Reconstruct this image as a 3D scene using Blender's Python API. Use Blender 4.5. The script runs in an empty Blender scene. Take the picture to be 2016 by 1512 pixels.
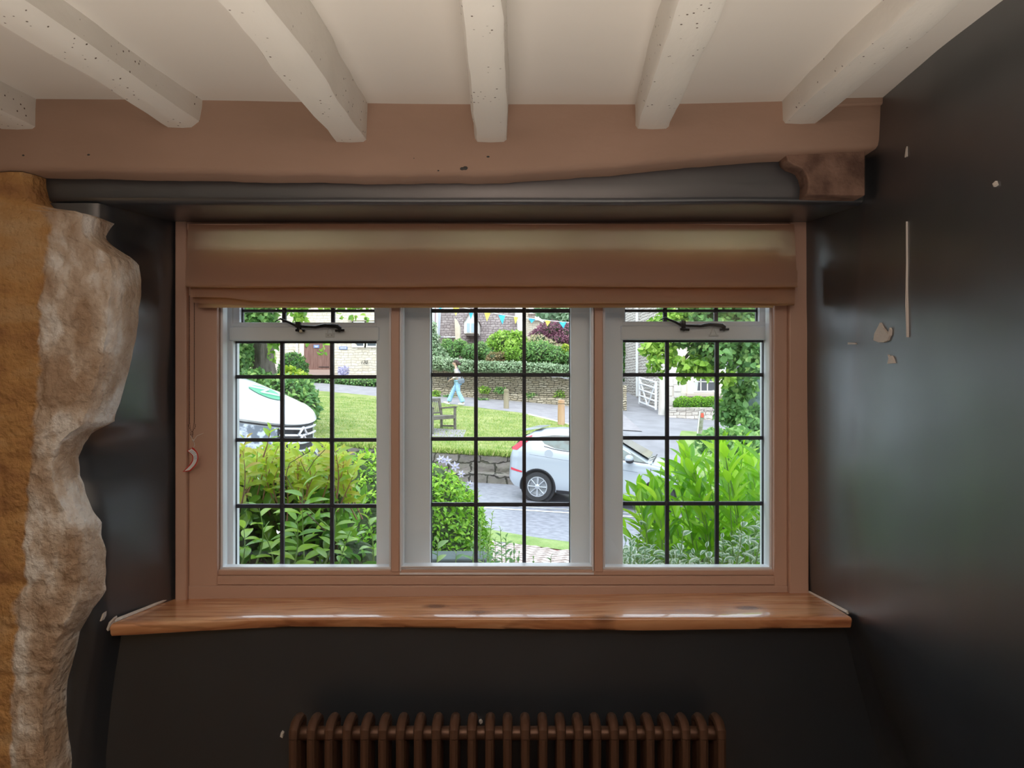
import bpy, bmesh, math, random
import numpy as np
from mathutils import Vector, Matrix, noise as mnoise

F = 1456.0          # focal length in pixels of the 2016 px wide frame
CZ = 1.5            # camera height above the room floor
sc = bpy.context.scene
C = sc.collection

# ------------------------------------------------------------------ camera
cd = bpy.data.cameras.new('camera'); cam = bpy.data.objects.new('camera', cd); C.objects.link(cam)
cam.location = (0, 0, CZ); cam.rotation_euler = (math.pi/2, 0, 0)
cd.sensor_width = 36.0; cd.lens = 36.0*F/2016.0; cd.clip_start = 0.02; cd.clip_end = 300
sc.camera = cam
# ------------------------------------------------------------------ light
sc.view_settings.view_transform = 'Standard'; sc.view_settings.look = 'None'
sc.view_settings.exposure = 0.0; sc.view_settings.gamma = 1.0; sc.view_settings.use_curve_mapping = False
w = bpy.data.worlds.new('overcast_sky'); sc.world = w; w.use_nodes = True
nt = w.node_tree; bg = nt.nodes['Background']
g = nt.nodes.new('ShaderNodeNewGeometry') if False else nt.nodes.new('ShaderNodeTexCoord')
sx = nt.nodes.new('ShaderNodeSeparateXYZ'); nt.links.new(g.outputs['Generated'], sx.inputs[0])
cr = nt.nodes.new('ShaderNodeValToRGB'); nt.links.new(sx.outputs['Z'], cr.inputs[0])
cr.color_ramp.elements[0].position = 0.0; cr.color_ramp.elements[0].color = (0.80, 0.86, 0.95, 1)
cr.color_ramp.elements[1].position = 0.6; cr.color_ramp.elements[1].color = (0.78, 0.87, 1.0, 1)
nt.links.new(cr.outputs[0], bg.inputs[0]); bg.inputs[1].default_value = 3.0

def light(name, typ, loc, target, energy, color, **kw):
    ld = bpy.data.lights.new(name, typ); o = bpy.data.objects.new(name, ld); C.objects.link(o)
    o.location = loc
    o.rotation_euler = (Vector(target)-Vector(loc)).to_track_quat('-Z', 'Y').to_euler()
    ld.energy = energy; ld.color = color
    for k, v in kw.items(): setattr(ld, k, v)
    return o
light('sun_through_cloud', 'SUN', (0, -20, 40), (6, 10, 0), 2.2, (1.0, 0.97, 0.92), angle=math.radians(35))
# added fill lights, then the warm lamp at the left
light('warm_fill_light', 'AREA', (0.0, -0.25, 2.07), (0.0, 1.9, 1.25), 4.9, (1.0, 0.74, 0.62), shape='RECTANGLE', size=1.2, size_y=0.25)  # added warm fill for surfaces facing the camera, no such fitting seen
light('upward_fill_light', 'AREA', (0.0, -0.1, 0.12), (0.0, -0.09, 2.2), 35, (1.0, 0.88, 0.76), shape='RECTANGLE', size=2.2, size_y=1.3, spread=math.radians(100))  # added fill that brightens the ceiling and joists from below
light('table_lamp', 'POINT', (-1.9, 0.2, 1.0), (0, 0, 0), 2.5, (1.0, 0.60, 0.25), shadow_soft_size=0.15)

# ------------------------------------------------------------------ helpers
def P(px, py, Y): return Vector(((px-1008)/F*Y, Y, CZ+(756-py)/F*Y))
def XZ(px, py, Y): return ((px-1008)/F*Y, CZ+(756-py)/F*Y)
def lerp(a, b, t): return a+(b-a)*t
def interp(x, pts):
    if x <= pts[0][0]: return pts[0][1]
    for (a, b), (c, d) in zip(pts, pts[1:]):
        if x <= c: return b+(d-b)*(x-a)/(c-a)
    return pts[-1][1]
def sm(t): t = max(0., min(1., t)); return t*t*(3-2*t)
def nz(x, y, z=0, s=1.0): return mnoise.noise(Vector((x*s, y*s, z*s)))

def tag(o, label=None, cat=None, group=None, kind=None):
    if label: o['label'] = label
    if cat: o['category'] = cat
    if group: o['group'] = group
    if kind: o['kind'] = kind
    return o
def empty(name, loc, rz=0, label=None, cat=None, group=None, kind=None):
    o = bpy.data.objects.new(name, None); C.objects.link(o); o.location = loc; o.rotation_euler = (0, 0, rz)
    o.empty_display_size = 0.1
    return tag(o, label, cat, group, kind)
def copy_tree(o, parent=None):
    c = o.copy(); C.objects.link(c)
    if parent is not None: c.parent = parent
    for ch in list(o.children): copy_tree(ch, c)
    return c

class MB:
    def __init__(s): s.v = []; s.f = []; s.m = []; s.cur = 0
    def add(s, vs, fs, M=None):
        n = len(s.v)
        s.v += [tuple(M @ Vector(p)) if M is not None else tuple(p) for p in vs]
        s.f += [tuple(i+n for i in q) for q in fs]; s.m += [s.cur]*len(fs)
        return s
    def box(s, a, b, M=None):
        x0, y0, z0 = a; x1, y1, z1 = b
        if x0 > x1: x0, x1 = x1, x0
        if y0 > y1: y0, y1 = y1, y0
        if z0 > z1: z0, z1 = z1, z0
        vs = [(x0,y0,z0),(x1,y0,z0),(x1,y1,z0),(x0,y1,z0),(x0,y0,z1),(x1,y0,z1),(x1,y1,z1),(x0,y1,z1)]
        return s.add(vs, [(0,3,2,1),(4,5,6,7),(0,1,5,4),(1,2,6,5),(2,3,7,6),(3,0,4,7)], M)
    def pbox(s, px0, py0, px1, py1, Y, d0, d1):
        """box whose front face covers that part of the photo at distance Y; d0..d1 are its Y limits"""
        (x0, z0), (x1, z1) = XZ(px0, py0, Y), XZ(px1, py1, Y)
        return s.box((x0, d0, z1), (x1, d1, z0))
    def prism(s, poly, d0, d1, ax='y', M=None):
        """poly in (x,z) extruded from y=d0 to y=d1 (ax y); ax x: poly (y,z); ax z: poly (x,y)"""
        n = len(poly)
        def mk(p, d): return (p[0], d, p[1]) if ax == 'y' else ((d, p[0], p[1]) if ax == 'x' else (p[0], p[1], d))
        vs = [mk(p, d0) for p in poly]+[mk(p, d1) for p in poly]
        fs = [tuple(range(n)), tuple(range(2*n-1, n-1, -1))]+[(i, i+n, (i+1) % n+n, (i+1) % n) for i in range(n)]
        return s.add(vs, fs, M)
    def tube(s, pts, r, n=8, cap=True, M=None, flat=1.0):
        pts = [Vector(p) for p in pts]; rs = r if isinstance(r, (list, tuple)) else [r]*len(pts)
        vs = []; fs = []; up = None
        for i, p in enumerate(pts):
            d = (pts[min(i+1, len(pts)-1)]-pts[max(i-1, 0)]).normalized()
            if up is None:
                up = Vector((0, 0, 1)) if abs(d.z) < .9 else Vector((0, 1, 0))
            a = d.cross(up).normalized(); b = a.cross(d).normalized(); up = b
            for k in range(n):
                t = 2*math.pi*k/n
                vs.append(p+a*math.cos(t)*rs[i]+b*math.sin(t)*rs[i]*flat)
        for i in range(len(pts)-1):
            for k in range(n):
                fs.append((i*n+k, i*n+(k+1) % n, (i+1)*n+(k+1) % n, (i+1)*n+k))
        if cap: fs += [tuple(range(n-1, -1, -1)), tuple(range((len(pts)-1)*n, len(pts)*n))]
        return s.add(vs, fs, M)
    def lathe(s, prof, n=20, M=None):
        """prof: (r,z) list around local z"""
        vs = []; fs = []
        for r, z in prof:
            for k in range(n): t = 2*math.pi*k/n; vs.append((r*math.cos(t), r*math.sin(t), z))
        for i in range(len(prof)-1):
            for k in range(n): fs.append((i*n+k, i*n+(k+1) % n, (i+1)*n+(k+1) % n, (i+1)*n+k))
        fs += [tuple(range(n-1, -1, -1)), tuple(range((len(prof)-1)*n, len(prof)*n))]
        return s.add(vs, fs, M)
    def ball(s, c, r, n=10, m=7, M=None, sq=(1, 1, 1)):
        c = Vector(c); vs = []; fs = []
        for i in range(m+1):
            a = math.pi*i/m
            for k in range(n):
                t = 2*math.pi*k/n
                vs.append((c.x+r*sq[0]*math.sin(a)*math.cos(t), c.y+r*sq[1]*math.sin(a)*math.sin(t), c.z+r*sq[2]*math.cos(a)))
        for i in range(m):
            for k in range(n): fs.append((i*n+k, (i+1)*n+k, (i+1)*n+(k+1) % n, i*n+(k+1) % n))
        return s.add(vs, fs, M)
    def grid(s, fn, nu, nv):
        """fn(u,v) for u,v in 0..1"""
        vs = [fn(i/nu, j/nv) for j in range(nv+1) for i in range(nu+1)]
        fs = [(j*(nu+1)+i, j*(nu+1)+i+1, (j+1)*(nu+1)+i+1, (j+1)*(nu+1)+i) for j in range(nv) for i in range(nu)]
        return s.add(vs, fs)
    def build(s, name, mat, parent=None, smooth=False, bevel=0, seg=2, label=None, cat=None, group=None, kind=None, angle=35):
        me = bpy.data.meshes.new(name); me.from_pydata(s.v, [], s.f)
        mats = mat if isinstance(mat, (list, tuple)) else [mat]
        for m in mats: me.materials.append(m)
        if len(mats) > 1: me.polygons.foreach_set('material_index', s.m)
        me.update()
        bm = bmesh.new(); bm.from_mesh(me); bmesh.ops.recalc_face_normals(bm, faces=bm.faces); bm.to_mesh(me); bm.free()
        if smooth:
            me.polygons.foreach_set('use_smooth', [True]*len(me.polygons)); me.set_sharp_from_angle(angle=math.radians(angle))
        o = bpy.data.objects.new(name, me); C.objects.link(o)
        if parent is not None: o.parent = parent
        if bevel:
            b = o.modifiers.new('bevel', 'BEVEL'); b.width = bevel; b.segments = seg; b.limit_method = 'ANGLE'; b.angle_limit = math.radians(40)
        return tag(o, label, cat, group, kind)
def offs(o, root):
    """a part built in world coordinates, re-seated under its thing's empty"""
    o.matrix_parent_inverse = Matrix.Translation(-Vector(root.location)) if root.rotation_euler.z == 0 else root.matrix_world.inverted()
    return o
def R0(o, root):   # world-built mesh under an un-rotated root: shift the mesh itself
    o.data.transform(Matrix.Translation(-Vector(root.location))); return o

# ------------------------------------------------------------------ materials
MATS = {}
def mat(name, col, rough=.6, metal=0, var=None, vs=8, vdet=4, vlo=.35, vhi=.65, bump=0, bs=30, bdist=.01, spec=.5, stretch=(1, 1, 1), coat=0, sheen=0, rotz=0):
    if name in MATS: return MATS[name]
    m = bpy.data.materials.new(name); m.use_nodes = True; nt = m.node_tree; N = nt.nodes; L = nt.links
    b = N['Principled BSDF']; b.inputs['Base Color'].default_value = (*col, 1); b.inputs['Roughness'].default_value = rough
    b.inputs['Metallic'].default_value = metal; b.inputs['Specular IOR Level'].default_value = spec
    b.inputs['Coat Weight'].default_value = coat; b.inputs['Sheen Weight'].default_value = sheen
    tc = N.new('ShaderNodeTexCoord'); mp = N.new('ShaderNodeMapping'); L.new(tc.outputs['Object'], mp.inputs[0])
    mp.inputs['Scale'].default_value = stretch; mp.inputs['Rotation'].default_value = (0, 0, rotz)
    if var is not None:
        n = N.new('ShaderNodeTexNoise'); n.inputs['Scale'].default_value = vs; n.inputs['Detail'].default_value = vdet; L.new(mp.outputs[0], n.inputs['Vector'])
        r = N.new('ShaderNodeValToRGB'); r.color_ramp.elements[0].position = vlo; r.color_ramp.elements[1].position = vhi
        r.color_ramp.elements[0].color = (*col, 1); r.color_ramp.elements[1].color = (*var, 1)
        L.new(n.outputs[0], r.inputs[0]); L.new(r.outputs[0], b.inputs['Base Color'])
    if bump:
        n = N.new('ShaderNodeTexNoise'); n.inputs['Scale'].default_value = bs; n.inputs['Detail'].default_value = 5; L.new(mp.outputs[0], n.inputs['Vector'])
        bp = N.new('ShaderNodeBump'); bp.inputs['Strength'].default_value = bump; bp.inputs['Distance'].default_value = bdist
        L.new(n.outputs[0], bp.inputs['Height']); L.new(bp.outputs[0], b.inputs['Normal'])
    MATS[name] = m
    return m
def nodes(m):
    return m.node_tree.nodes, m.node_tree.links, m.node_tree.nodes['Principled BSDF']
def mixc(N, L, fac, a, b, typ='MIX'):
    x = N.new('ShaderNodeMix'); x.data_type = 'RGBA'; x.blend_type = typ
    if isinstance(fac, (int, float)): x.inputs[0].default_value = fac
    else: L.new(fac, x.inputs[0])
    for i, c in ((6, a), (7, b)):
        if isinstance(c, tuple): x.inputs[i].default_value = (*c, 1)
        else: L.new(c, x.inputs[i])
    return x.outputs[2]
def ramp(N, L, src, stops):
    r = N.new('ShaderNodeValToRGB'); e = r.color_ramp.elements
    while len(e) < len(stops): e.new(.5)
    for k, (p, c) in enumerate(stops):
        e[k].position = p; e[k].color = (c, c, c, 1) if isinstance(c, (int, float)) else (*c, 1)
    L.new(src, r.inputs[0]); return r.outputs[0]

def leafmat(name, c0, c1, c2=None, edge=None, trans=.35, rough=.4, spec=.4, rib=True):
    """leaf: tint attribute picks the leaf's own colour, uv.x is distance from the midrib"""
    m = bpy.data.materials.new(name); m.use_nodes = True; nt = m.node_tree; N = nt.nodes; L = nt.links
    b = N['Principled BSDF']; b.inputs['Roughness'].default_value = rough; b.inputs['Specular IOR Level'].default_value = spec
    a = N.new('ShaderNodeAttribute'); a.attribute_name = 'tint'
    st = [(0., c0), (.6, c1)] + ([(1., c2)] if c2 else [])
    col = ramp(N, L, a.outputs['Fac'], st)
    uv = N.new('ShaderNodeUVMap'); s = N.new('ShaderNodeSeparateXYZ'); L.new(uv.outputs[0], s.inputs[0])
    if edge:
        n = N.new('ShaderNodeTexNoise'); n.inputs['Scale'].default_value = 60
        ad = N.new('ShaderNodeMath'); ad.operation = 'MULTIPLY_ADD'; L.new(n.outputs[0], ad.inputs[0]); ad.inputs[1].default_value = .5; L.new(s.outputs[0], ad.inputs[2])
        k = ramp(N, L, ad.outputs[0], [(.72, 0.), (.86, 1.)])
        col = mixc(N, L, k, col, edge)
    elif rib:
        k = ramp(N, L, s.outputs[0], [(0., 1.), (.09, 0.)])
        k2 = N.new('ShaderNodeMath'); k2.operation = 'MULTIPLY'; L.new(k, k2.inputs[0]); k2.inputs[1].default_value = .35
        col = mixc(N, L, k2.outputs[0], col, tuple(min(1, v*1.6+.05) for v in c1))
    L.new(col, b.inputs['Base Color'])
    t = N.new('ShaderNodeBsdfTranslucent'); L.new(col, t.inputs[0])
    mx = N.new('ShaderNodeMixShader'); mx.inputs[0].default_value = trans
    L.new(b.outputs[0], mx.inputs[1]); L.new(t.outputs[0], mx.inputs[2]); L.new(mx.outputs[0], N['Material Output'].inputs[0])
    return m

def leaves(name, pos, nrm, dirs, size, aspect, m, parent=None, rows=2, fold=.25, bend=.25, tint=None, rng=None, **kw):
    """pos: leaf bases, nrm: leaf face normals, dirs: leaf length directions; one mesh, every leaf folded and bent"""
    rng = rng or np.random.default_rng(1)
    pos = np.asarray(pos, float); n = len(pos)
    d = np.asarray(dirs, float); d /= np.linalg.norm(d, axis=1)[:, None]+1e-9
    nn = np.asarray(nrm, float); side = np.cross(d, nn); side /= np.linalg.norm(side, axis=1)[:, None]+1e-9
    nn = np.cross(side, d)
    size = np.broadcast_to(np.asarray(size, float), (n,)); 
    ts = np.linspace(0, 1, rows+1)
    prof = np.sin(np.pi*ts**.85)**.8 if rows > 2 else np.array([0.0, 1.0, 0.0])[:rows+1]
    if rows > 2: prof = prof/ prof.max(); prof[0] = .06; prof[-1] = .02
    V = np.zeros((n, rows+1, 3, 3)); U = np.zeros((n, rows+1, 3, 2))
    for r, t in enumerate(ts):
        c = pos+d*(size*t)[:, None]-nn*(size*bend*t*t)[:, None]
        hw = (size*aspect*.5*prof[r])[:, None]
        V[:, r, 1] = c; V[:, r, 0] = c-side*hw+nn*hw*fold*2; V[:, r, 2] = c+side*hw+nn*hw*fold*2
        U[:, r, 0] = (1, t); U[:, r, 1] = (0, t); U[:, r, 2] = (1, t)
    nv = (rows+1)*3
    base = (np.arange(n)*nv)[:, None, None]
    q = []
    for r in range(rows):
        for c in (0, 1):
            a = r*3+c; q.append((a, a+1, a+4, a+3))
    q = np.array(q)[None]+base
    faces = q.reshape(-1, 4)
    me = bpy.data.meshes.new(name)
    me.vertices.add(n*nv); me.vertices.foreach_set('co', V.reshape(-1))
    me.loops.add(faces.size); me.loops.foreach_set('vertex_index', faces.reshape(-1).astype(np.int32))
    me.polygons.add(len(faces)); me.polygons.foreach_set('loop_start', np.arange(0, faces.size, 4, dtype=np.int32))
    me.polygons.foreach_set('use_smooth', np.ones(len(faces), dtype=bool))
    uvl = me.uv_layers.new(name='UVMap'); uvl.data.foreach_set('uv', U.reshape(-1, 2)[faces.reshape(-1)].reshape(-1))
    t = rng.random(n) if tint is None else np.asarray(tint)
    at = me.attributes.new('tint', 'FLOAT', 'POINT'); at.data.foreach_set('value', np.repeat(t, nv).astype(np.float32))
    me.update(); me.validate(); me.materials.append(m)
    o = bpy.data.objects.new(name, me); C.objects.link(o)
    if parent is not None: o.parent = parent
    return tag(o, **kw)

def blobpts(blobs, n, rng, shell=.35, up=.5):
    """points in the outer shell of lumpy ellipsoids; blobs: (cx,cy,cz,rx,ry,rz). returns pos, outward normal"""
    B = np.array(blobs, float); wgt = (B[:, 3]*B[:, 4]+B[:, 4]*B[:, 5]+B[:, 3]*B[:, 5]); wgt /= wgt.sum()
    k = rng.choice(len(B), n, p=wgt)
    v = rng.normal(size=(n, 3)); v /= np.linalg.norm(v, axis=1)[:, None]
    rad = 1-shell*rng.random(n)**1.5
    p = B[k, :3]+v*B[k, 3:]*rad[:, None]
    nrm = v/B[k, 3:]; nrm /= np.linalg.norm(nrm, axis=1)[:, None]
    return p, nrm
def foliage(name, blobs, n, size, aspect, m, rng, parent=None, rows=2, shell=.4, upb=.4, jit=.7, sizevar=.35, front=True, topt=0., core=None, **kw):
    p, nr = blobpts(blobs, n, rng, shell)
    if front:      # keep mostly what faces the road and the house; the far side stays thinner
        keep = (nr[:, 1] < .35) | (rng.random(len(p)) < .35); p = p[keep]; nr = nr[keep]
    n = len(p)
    d = nr*.6+rng.normal(size=(n, 3))*jit; d[:, 2] -= .1
    fn = nr+rng.normal(size=(n, 3))*.45; fn[:, 2] += upb
    s = size*(1-sizevar+2*sizevar*rng.random(n))
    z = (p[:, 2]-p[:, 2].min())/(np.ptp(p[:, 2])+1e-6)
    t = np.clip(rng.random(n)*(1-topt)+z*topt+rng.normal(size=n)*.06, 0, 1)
    return leaves(name, p, fn, d, s, aspect, m, parent, rows=rows, tint=t, rng=rng, **kw)
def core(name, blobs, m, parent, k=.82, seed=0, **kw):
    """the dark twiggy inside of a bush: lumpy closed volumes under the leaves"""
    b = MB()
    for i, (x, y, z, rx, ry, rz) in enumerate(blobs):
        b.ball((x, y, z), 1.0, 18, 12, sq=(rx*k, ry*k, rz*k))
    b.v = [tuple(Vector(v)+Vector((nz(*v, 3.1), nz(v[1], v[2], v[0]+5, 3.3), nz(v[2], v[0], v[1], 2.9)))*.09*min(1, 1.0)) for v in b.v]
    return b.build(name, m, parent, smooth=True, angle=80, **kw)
def pb(px, py, Y, rpx, rpy, rd):
    p = P(px, py, Y); return (p.x, p.y, p.z, rpx/F*Y, rd, rpy/F*Y)
rng = np.random.default_rng(7); random.seed(7)
def part(b, name, m, root, **kw):
    o = b.build(name, m, root, **kw); return R0(o, root)

# ------------------------------------------------------------------ interior materials
M_dark = mat('navy_black_paint', (.016, .023, .033), .40, var=(.022, .031, .043), vs=2.5, vdet=3, bump=.10, bs=7, bdist=.006, spec=.6, coat=1.0)
N, L, b_ = nodes(M_dark); b_.inputs['Coat Roughness'].default_value = .38; b_.inputs['Coat IOR'].default_value = 1.85
tcn = N.new('ShaderNodeTexCoord'); n1 = N.new('ShaderNodeTexNoise'); n1.inputs['Scale'].default_value = 3.0; n1.inputs['Detail'].default_value = 6
mpn = N.new('ShaderNodeMapping'); mpn.inputs['Scale'].default_value = (1.5, 1.5, .35); L.new(tcn.outputs['Object'], mpn.inputs[0]); L.new(mpn.outputs[0], n1.inputs['Vector'])
L.new(ramp(N, L, n1.outputs[0], [(.3, .30), (.7, .44)]), b_.inputs['Roughness'])
M_ceil = mat('ceiling_plaster', (.80, .77, .72), .85, bump=.15, bs=14, bdist=.01)
M_joist = mat('cream_painted_joist', (.84, .82, .77), .6, bump=.5, bs=22, bdist=.006, stretch=(1, .5, 1))
N, L, b_ = nodes(M_joist)   # old woodworm holes through the paint
tcn = N.new('ShaderNodeTexCoord'); vo = N.new('ShaderNodeTexVoronoi'); vo.inputs['Scale'].default_value = 62; L.new(tcn.outputs['Object'], vo.inputs['Vector'])
nb = N.new('ShaderNodeTexNoise'); nb.inputs['Scale'].default_value = 9; L.new(tcn.outputs['Object'], nb.inputs['Vector'])
dot = ramp(N, L, vo.outputs['Distance'], [(.10, 1.), (.16, 0.)]); reg = ramp(N, L, nb.outputs[0], [(.47, 0.), (.54, 1.)])
mm = N.new('ShaderNodeMath'); mm.operation = 'MULTIPLY'; L.new(dot, mm.inputs[0]); L.new(reg, mm.inputs[1])
L.new(mixc(N, L, mm.outputs[0], (.84, .82, .77), (.10, .07, .05)), b_.inputs['Base Color'])
M_beam = mat('warm_light_beam_paint', (.47, .315, .24), .65, var=(.42, .28, .21), vs=5, bump=.45, bs=14, bdist=.008, stretch=(.5, 1, 1))  # whitish paint with the warm room light mixed into its colour
M_beamend = mat('bare_worn_oak', (.32, .20, .15), .8, var=(.14, .08, .06), vs=18, bump=.8, bs=30, bdist=.01)
M_frame = mat('warm_light_window_paint', (.58, .385, .30), .38, bump=.12, bs=18, bdist=.004)  # whitish paint too, its colour tinted for the warm light on it
M_white = mat('cool_light_window_paint', (.90, .94, .98), .3, bump=.1, bs=20, bdist=.004)  # white paint whose blue tint stands in for cool daylight
M_alu = mat('white_aluminium', (.80, .83, .88), .3)
M_lead = mat('lead_came', (.035, .033, .045), .5, metal=.3, bump=.4, bs=90, bdist=.002)
M_iron = mat('black_iron', (.012, .012, .014), .35, metal=.4, bump=.3, bs=80, bdist=.002)
M_brass = mat('old_brass', (.45, .40, .30), .4, metal=.8)
M_clear = mat('clear_plastic', (.75, .78, .80), .2)
M_screw = mat('screw_hole', (.05, .05, .05), .5)
M_glass = bpy.data.materials.new('window_glass'); M_glass.use_nodes = True
N = M_glass.node_tree.nodes; L = M_glass.node_tree.links; N.remove(N['Principled BSDF'])
tr = N.new('ShaderNodeBsdfTransparent'); tr.inputs[0].default_value = (.97, .985, .98, 1); gl = N.new('ShaderNodeBsdfGlossy'); gl.inputs['Roughness'].default_value = .02
lwf = N.new('ShaderNodeLayerWeight'); lwf.inputs[0].default_value = .5; pw = N.new('ShaderNodeMath'); pw.operation = 'POWER'; L.new(lwf.outputs['Facing'], pw.inputs[0]); pw.inputs[1].default_value = 5
lw = N.new('ShaderNodeMath'); lw.operation = 'MULTIPLY_ADD'; L.new(pw.outputs[0], lw.inputs[0]); lw.inputs[1].default_value = .6; lw.inputs[2].default_value = .03; ms = N.new('ShaderNodeMixShader')
L.new(lw.outputs[0], ms.inputs[0]); L.new(tr.outputs[0], ms.inputs[1]); L.new(gl.outputs[0], ms.inputs[2]); L.new(ms.outputs[0], N['Material Output'].inputs[0])

# oiled wood
M_sill = mat('varnished_elm', (.42, .17, .065), .26, bump=.10, bs=8, bdist=.002, stretch=(1, 5, 5), coat=.8)
N, L, b_ = nodes(M_sill)
tcn = N.new('ShaderNodeTexCoord'); mp = N.new('ShaderNodeMapping'); mp.inputs['Scale'].default_value = (1.2, 9, 9); L.new(tcn.outputs['Object'], mp.inputs[0])
na = N.new('ShaderNodeTexNoise'); na.inputs['Scale'].default_value = 2.2; na.inputs['Detail'].default_value = 7; na.inputs['Distortion'].default_value = 1.3; L.new(mp.outputs[0], na.inputs['Vector'])
wv = N.new('ShaderNodeTexWave'); wv.wave_type = 'RINGS'; wv.inputs['Scale'].default_value = 2.0; wv.inputs['Distortion'].default_value = 9; wv.inputs['Detail'].default_value = 3; wv.inputs['Detail Scale'].default_value = 1.2
mp2 = N.new('ShaderNodeMapping'); mp2.inputs['Scale'].default_value = (1.6, 7, 7); L.new(tcn.outputs['Object'], mp2.inputs[0]); L.new(mp2.outputs[0], wv.inputs['Vector'])
c1 = ramp(N, L, na.outputs[0], [(.25, (.40, .14, .06)), (.5, (.64, .30, .14)), (.75, (.80, .46, .25))])
c2 = mixc(N, L, ramp(N, L, wv.outputs[0], [(.0, .35), (.2, 0.)]), c1, (.20, .06, .025))
vk = N.new('ShaderNodeTexVoronoi'); vk.inputs['Scale'].default_value = 1.7; mp3 = N.new('ShaderNodeMapping'); mp3.inputs['Scale'].default_value = (1.8, 3.2, .6); L.new(tcn.outputs['Object'], mp3.inputs[0]); L.new(mp3.outputs[0], vk.inputs['Vector'])
c3 = mixc(N, L, ramp(N, L, vk.outputs['Distance'], [(.05, .85), (.14, 0.)]), c2, (.07, .025, .015))
L.new(c3, b_.inputs['Base Color'])

# ------------------------------------------------------------------ room shell
FY, FZ1 = 2.17, None
b = MB(); b.box((-3.0, -3.2, -.1), (1.1, 2.5, 0))
b.build('floor', mat('dark_oak_floor', (.12, .07, .04), .5, var=(.18, .11, .06), vs=3, stretch=(8, 1, 1)), kind='structure', label='dark boarded floor of the room below the window', cat='floor')
b = MB(); b.box((-3.1, -3.3, 0), (1.3, -3.2, 2.4))
b.build('wall_rear', mat('cream_wall', (.70, .66, .60), .8), kind='structure', label='pale wall at the back of the room', cat='wall')
b = MB(); b.box((-3.1, -3.2, 0), (-3.0, 2.5, 2.4))
b.build('wall_left', mat('cream_wall', (.70, .66, .60), .8), kind='structure', label='pale side wall left of the stone pier', cat='wall')

# ceiling: gently uneven plaster
def ceil_pt(u, v):
    x = lerp(-3.0, 1.25, u); y = lerp(-3.2, 2.5, v)
    z = CZ+.700+.012*nz(x, y, 0, 1.1)+.012*sm((x-.2)/.8)-.012*sm((-x-.2)/.9)*-1
    return (x, y, z)
b = MB(); b.grid(ceil_pt, 60, 60); n0 = len(b.v)
b.add([(-3.1, -3.3, 2.32), (1.3, -3.3, 2.32), (1.3, 2.6, 2.32), (-3.1, 2.6, 2.32)], [(0, 1, 2, 3)])
b.build('ceiling', M_ceil, kind='structure', smooth=True, label='cream plaster ceiling between the white joists', cat='ceiling')

# front (window) wall: painted dark navy, deep reveal with a hand-shaped left edge
WY = 1.93
corner = [(430, 200), (470, 212), (505, 238), (540, 246), (600, 243), (700, 232), (800, 212), (835, 203), (870, 160), (900, 150), (950, 152), (1000, 178), (1060, 190), (1130, 193), (1190, 190), (1240, 196), (1300, 186), (1400, 168), (1512, 150)]
def cornerX(z):
    py = 756-(z-CZ)/WY*F
    return (interp(py, corner)-1008)/F*WY
def lframe(z):
    py = 756-(z-CZ)/FY*F
    return (interp(py, [(440, 352), (800, 345), (1170, 349)])-1008)/F*FY
b = MB(); zs = [CZ-.70+i*(1.175/60) for i in range(61)]; ring = []
prof_n = 22
def jamb(u, v):
    z = lerp(0, CZ+.472, v)
    cx = cornerX(z); fx = lframe(z)
    # path: frame back -> frame -> rounded corner -> front face going left
    if u < .12: return (fx+.006+.002*nz(z*9, 3), lerp(2.42, FY-.01, u/.12), z)
    if u < .72:
        t = (u-.12)/.60
        x = lerp(fx, cx, t); y = lerp(FY-.01, WY, t)
        if t > .82:
            k = (t-.82)/.18; x -= .018*sm(k)*k*.6; y += .0*k
        return (x+.004*nz(x*6, y*6, z*5), y, z)
    t = (u-.72)/.28
    return (cx-.010-t*.55, WY-.002+.003*nz(z*7, t*3), z)
b.grid(jamb, 60, 150)
b.box((-1.75, 1.98, CZ-.72), (-1.35, 2.42, CZ+.60))
# under the sill
def under(u, v):
    x = lerp(-1.75, 1.02, u); z = lerp(0, CZ-.63, v)
    return (x, 1.995+.004*nz(x*3, z*3, 1.), z)
b.grid(under, 60, 24)
b.box((-1.75, 2.03, 0), (1.2, 2.42, CZ-.66))
# lintel: front face rolls into the soffit
def lint(u, v):
    x = lerp(-1.75, 1.0, u)
    zb = CZ+.470+.003*nz(x*2.5, 0, 4)
    if v < .45: t = v/.45; return (x, WY+.0, lerp(CZ+.80, zb+.018, t))
    if v < .6:
        a = (v-.45)/.15*math.pi/2; return (x, WY+.018*(1-math.cos(a)), zb+.018*(1-math.sin(a)))
    t = (v-.6)/.4; return (x, lerp(WY+.018, 2.42, t), zb)
b.grid(lint, 60, 20); b.box((-1.75, 1.97, CZ+.49), (1.2, 2.42, CZ+.80))
b.build('wall_front', M_dark, smooth=True, angle=50, kind='structure', label='navy black painted wall around the window recess', cat='wall')

# right wall, flush with the right side of the recess, leaning and bulging like old plaster
def rwall(u, v):
    y = lerp(2.42, -3.2, u**1.6) if u > 0 else 2.42
    z = v*2.24
    zr = z-CZ
    back = interp(zr, [(-1.5, .865), (-.61, .861), (0, .853), (.47, .845), (.8, .845)])
    front = interp(zr, [(-1.5, 1.10), (-1.01, 1.035), (-.80, .955), (-.66, .908), (-.60, .888), (-.2, .882), (.2, .895), (.47, .916), (.75, .925)])
    t = (2.17-y)/(2.17-1.94)
    if t <= 0: x = back
    elif t < 1: x = lerp(back, front, t)
    else:
        far = interp(zr, [(-1.5, .96), (-.9, .93), (-.6, .900), (.2, .900), (.5, .905), (.75, .905)])
        x = lerp(front, far, sm((1.94-y)/.45))
    x += .005*nz(y*2.2, z*2.2, 8)*min(1, max(0, (2.1-y)*4))+.0018*nz(y*9, z*7, 3)
    return (x, y, z)
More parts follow.
